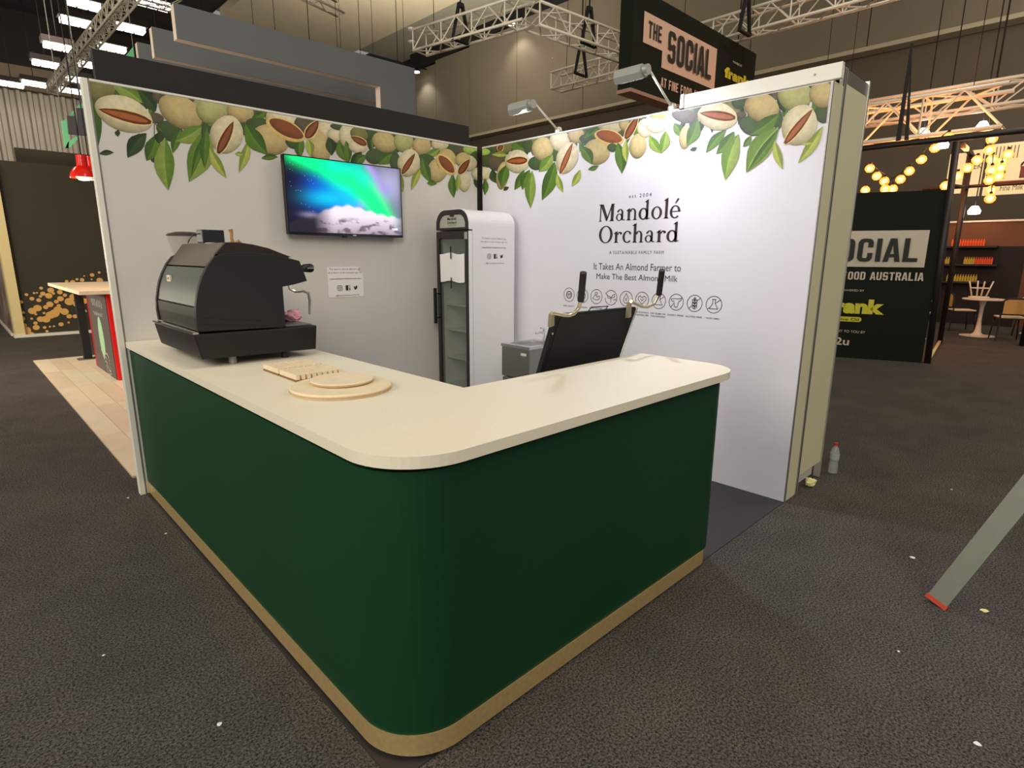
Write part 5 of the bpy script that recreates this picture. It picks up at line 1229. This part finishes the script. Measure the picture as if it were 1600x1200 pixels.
# cafe furniture
M_cane = mat('woven_cane', S(206, 160, 92), .7, noise=.12, nscale=90); M_seat = mat('pale_seat', S(232, 205, 170), .6); M_bent = mat('black_bentwood', S(22, 18, 16), .45); M_wt = mat('white_table', S(230, 212, 190), .45)
def chair(label):
    t = thing('cane_chair', (0, 0, 0), label, 'chair', 'cane back cafe chairs')
    pts = [(-.2+.0, -.2), (.2, -.2)]
    obj('seat', MB().box((-.21, -.21, .44), (.21, .21, .47), .012), M_seat, t)
    obj('seat_frame', MB().box((-.22, -.22, .425), (.22, .22, .4395), .004), M_bent, t)
    for sx_, sy_ in ((-1, -1), (1, -1)): obj('leg', MB().tube([(sx_*.22, sy_*.23, 0), (sx_*.19, sy_*.2, .43)], [.011, .016], 8), M_bent, t)
    P = [(-.22, .25, 0), (-.2, .21, .43), (-.21, .24, .7), (-.19, .25, .78), (-.12, .26, .82), (.12, .26, .82), (.19, .25, .78), (.21, .24, .7), (.2, .21, .43), (.22, .25, 0)]
    obj('back_hoop', MB().tube(P, .014, 8), M_bent, t)
    cp_ = MB()
    for i in range(6):
        a0 = -.185+.37*i/6; a1 = -.185+.37*(i+1)/6
        def bk(a): return .245+.02*(1-(a/.185)**2)
        cp_.add([(a0, bk(a0), .53), (a1, bk(a1), .53), (a1, bk(a1), .8), (a0, bk(a0), .8), (a0, bk(a0)+.008, .53), (a1, bk(a1)+.008, .53), (a1, bk(a1)+.008, .8), (a0, bk(a0)+.008, .8)], [(0, 1, 2, 3), (4, 7, 6, 5), (0, 4, 5, 1), (3, 2, 6, 7)])
    obj('cane_back', cp_, M_cane, t)
    obj('back_rail', MB().tube([(-.2, .225, .53), (0, .262, .53), (.2, .225, .53)], .01, 6), M_bent, t)
    return t
ch0 = None
for x, y, r, lb in ((13.95, -2.95, 1.9, 'black bentwood chair with cane back on the right of the white table'), (15.2, -2.0, .5, 'cane back chair behind the white table, between frame and table'),
                    (14.9, -3.25, 2.2, 'cane back chair at the far right edge'), (13.75, -1.5, -.6, 'cane back chair seen through the black frame')):
    t = chair(lb) if ch0 is None else copy_tree(ch0)
    ch0 = ch0 or t; t.location = (x, y, 0); t.rotation_euler = (0, 0, r); t['label'] = lb
def table(x, y, label):
    t = thing('cafe_table', (x, y, 0), label, 'table', 'round cafe tables')
    obj('top', MB().lathe([(0, .735), (.34, .735), (.35, .742), (.35, .758), (.34, .765), (0, .765)], (x, y, 0), 28), M_wt, t)
    obj('pedestal', MB().lathe([(.11, .02), (.06, .08), (.035, .3), (.035, .6), (.07, .734)], (x, y, 0), 16), M_wt, t)
    obj('foot', MB().lathe([(0, .001), (.3, .001), (.3, .012), (.1, .025), (0, .025)], (x, y, 0), 28), M_wt, t)
table(14.35, -2.45, 'round white pedestal table in the middle of the cafe')
table(12.9, -1.55, 'round white pedestal table seen through the black frame')
table(15.6, -3.3, 'round timber coloured table at the right edge of the cafe')
def stool(x, y, z, rz, label):
    t = thing('upturned_stool', (x, y, z), label, 'stool', 'upturned stools')
    obj('seat', MB().lathe([(0, 0), (.17, 0), (.18, .012), (.17, .03), (0, .03)], (x, y, z), 20), M_wt, t)
    for k in range(4):
        a = rz+k*PI/2; obj('leg', MB().tube([(x+.12*math.cos(a), y+.12*math.sin(a), z+.03), (x+.2*math.cos(a), y+.2*math.sin(a), z+.34)], .014, 6), M_wt, t)
    obj('ring', MB().tube([(x+.165*math.cos(a), y+.165*math.sin(a), z+.2) for a in [2*PI*i/14 for i in range(15)]], .009, 6, False), M_wt, t)
stool(14.5, -2.35, .766, .4, 'white stool turned upside down on the middle cafe table')
stool(12.9, -1.6, .766, .9, 'white stool turned upside down on the table behind the black frame')
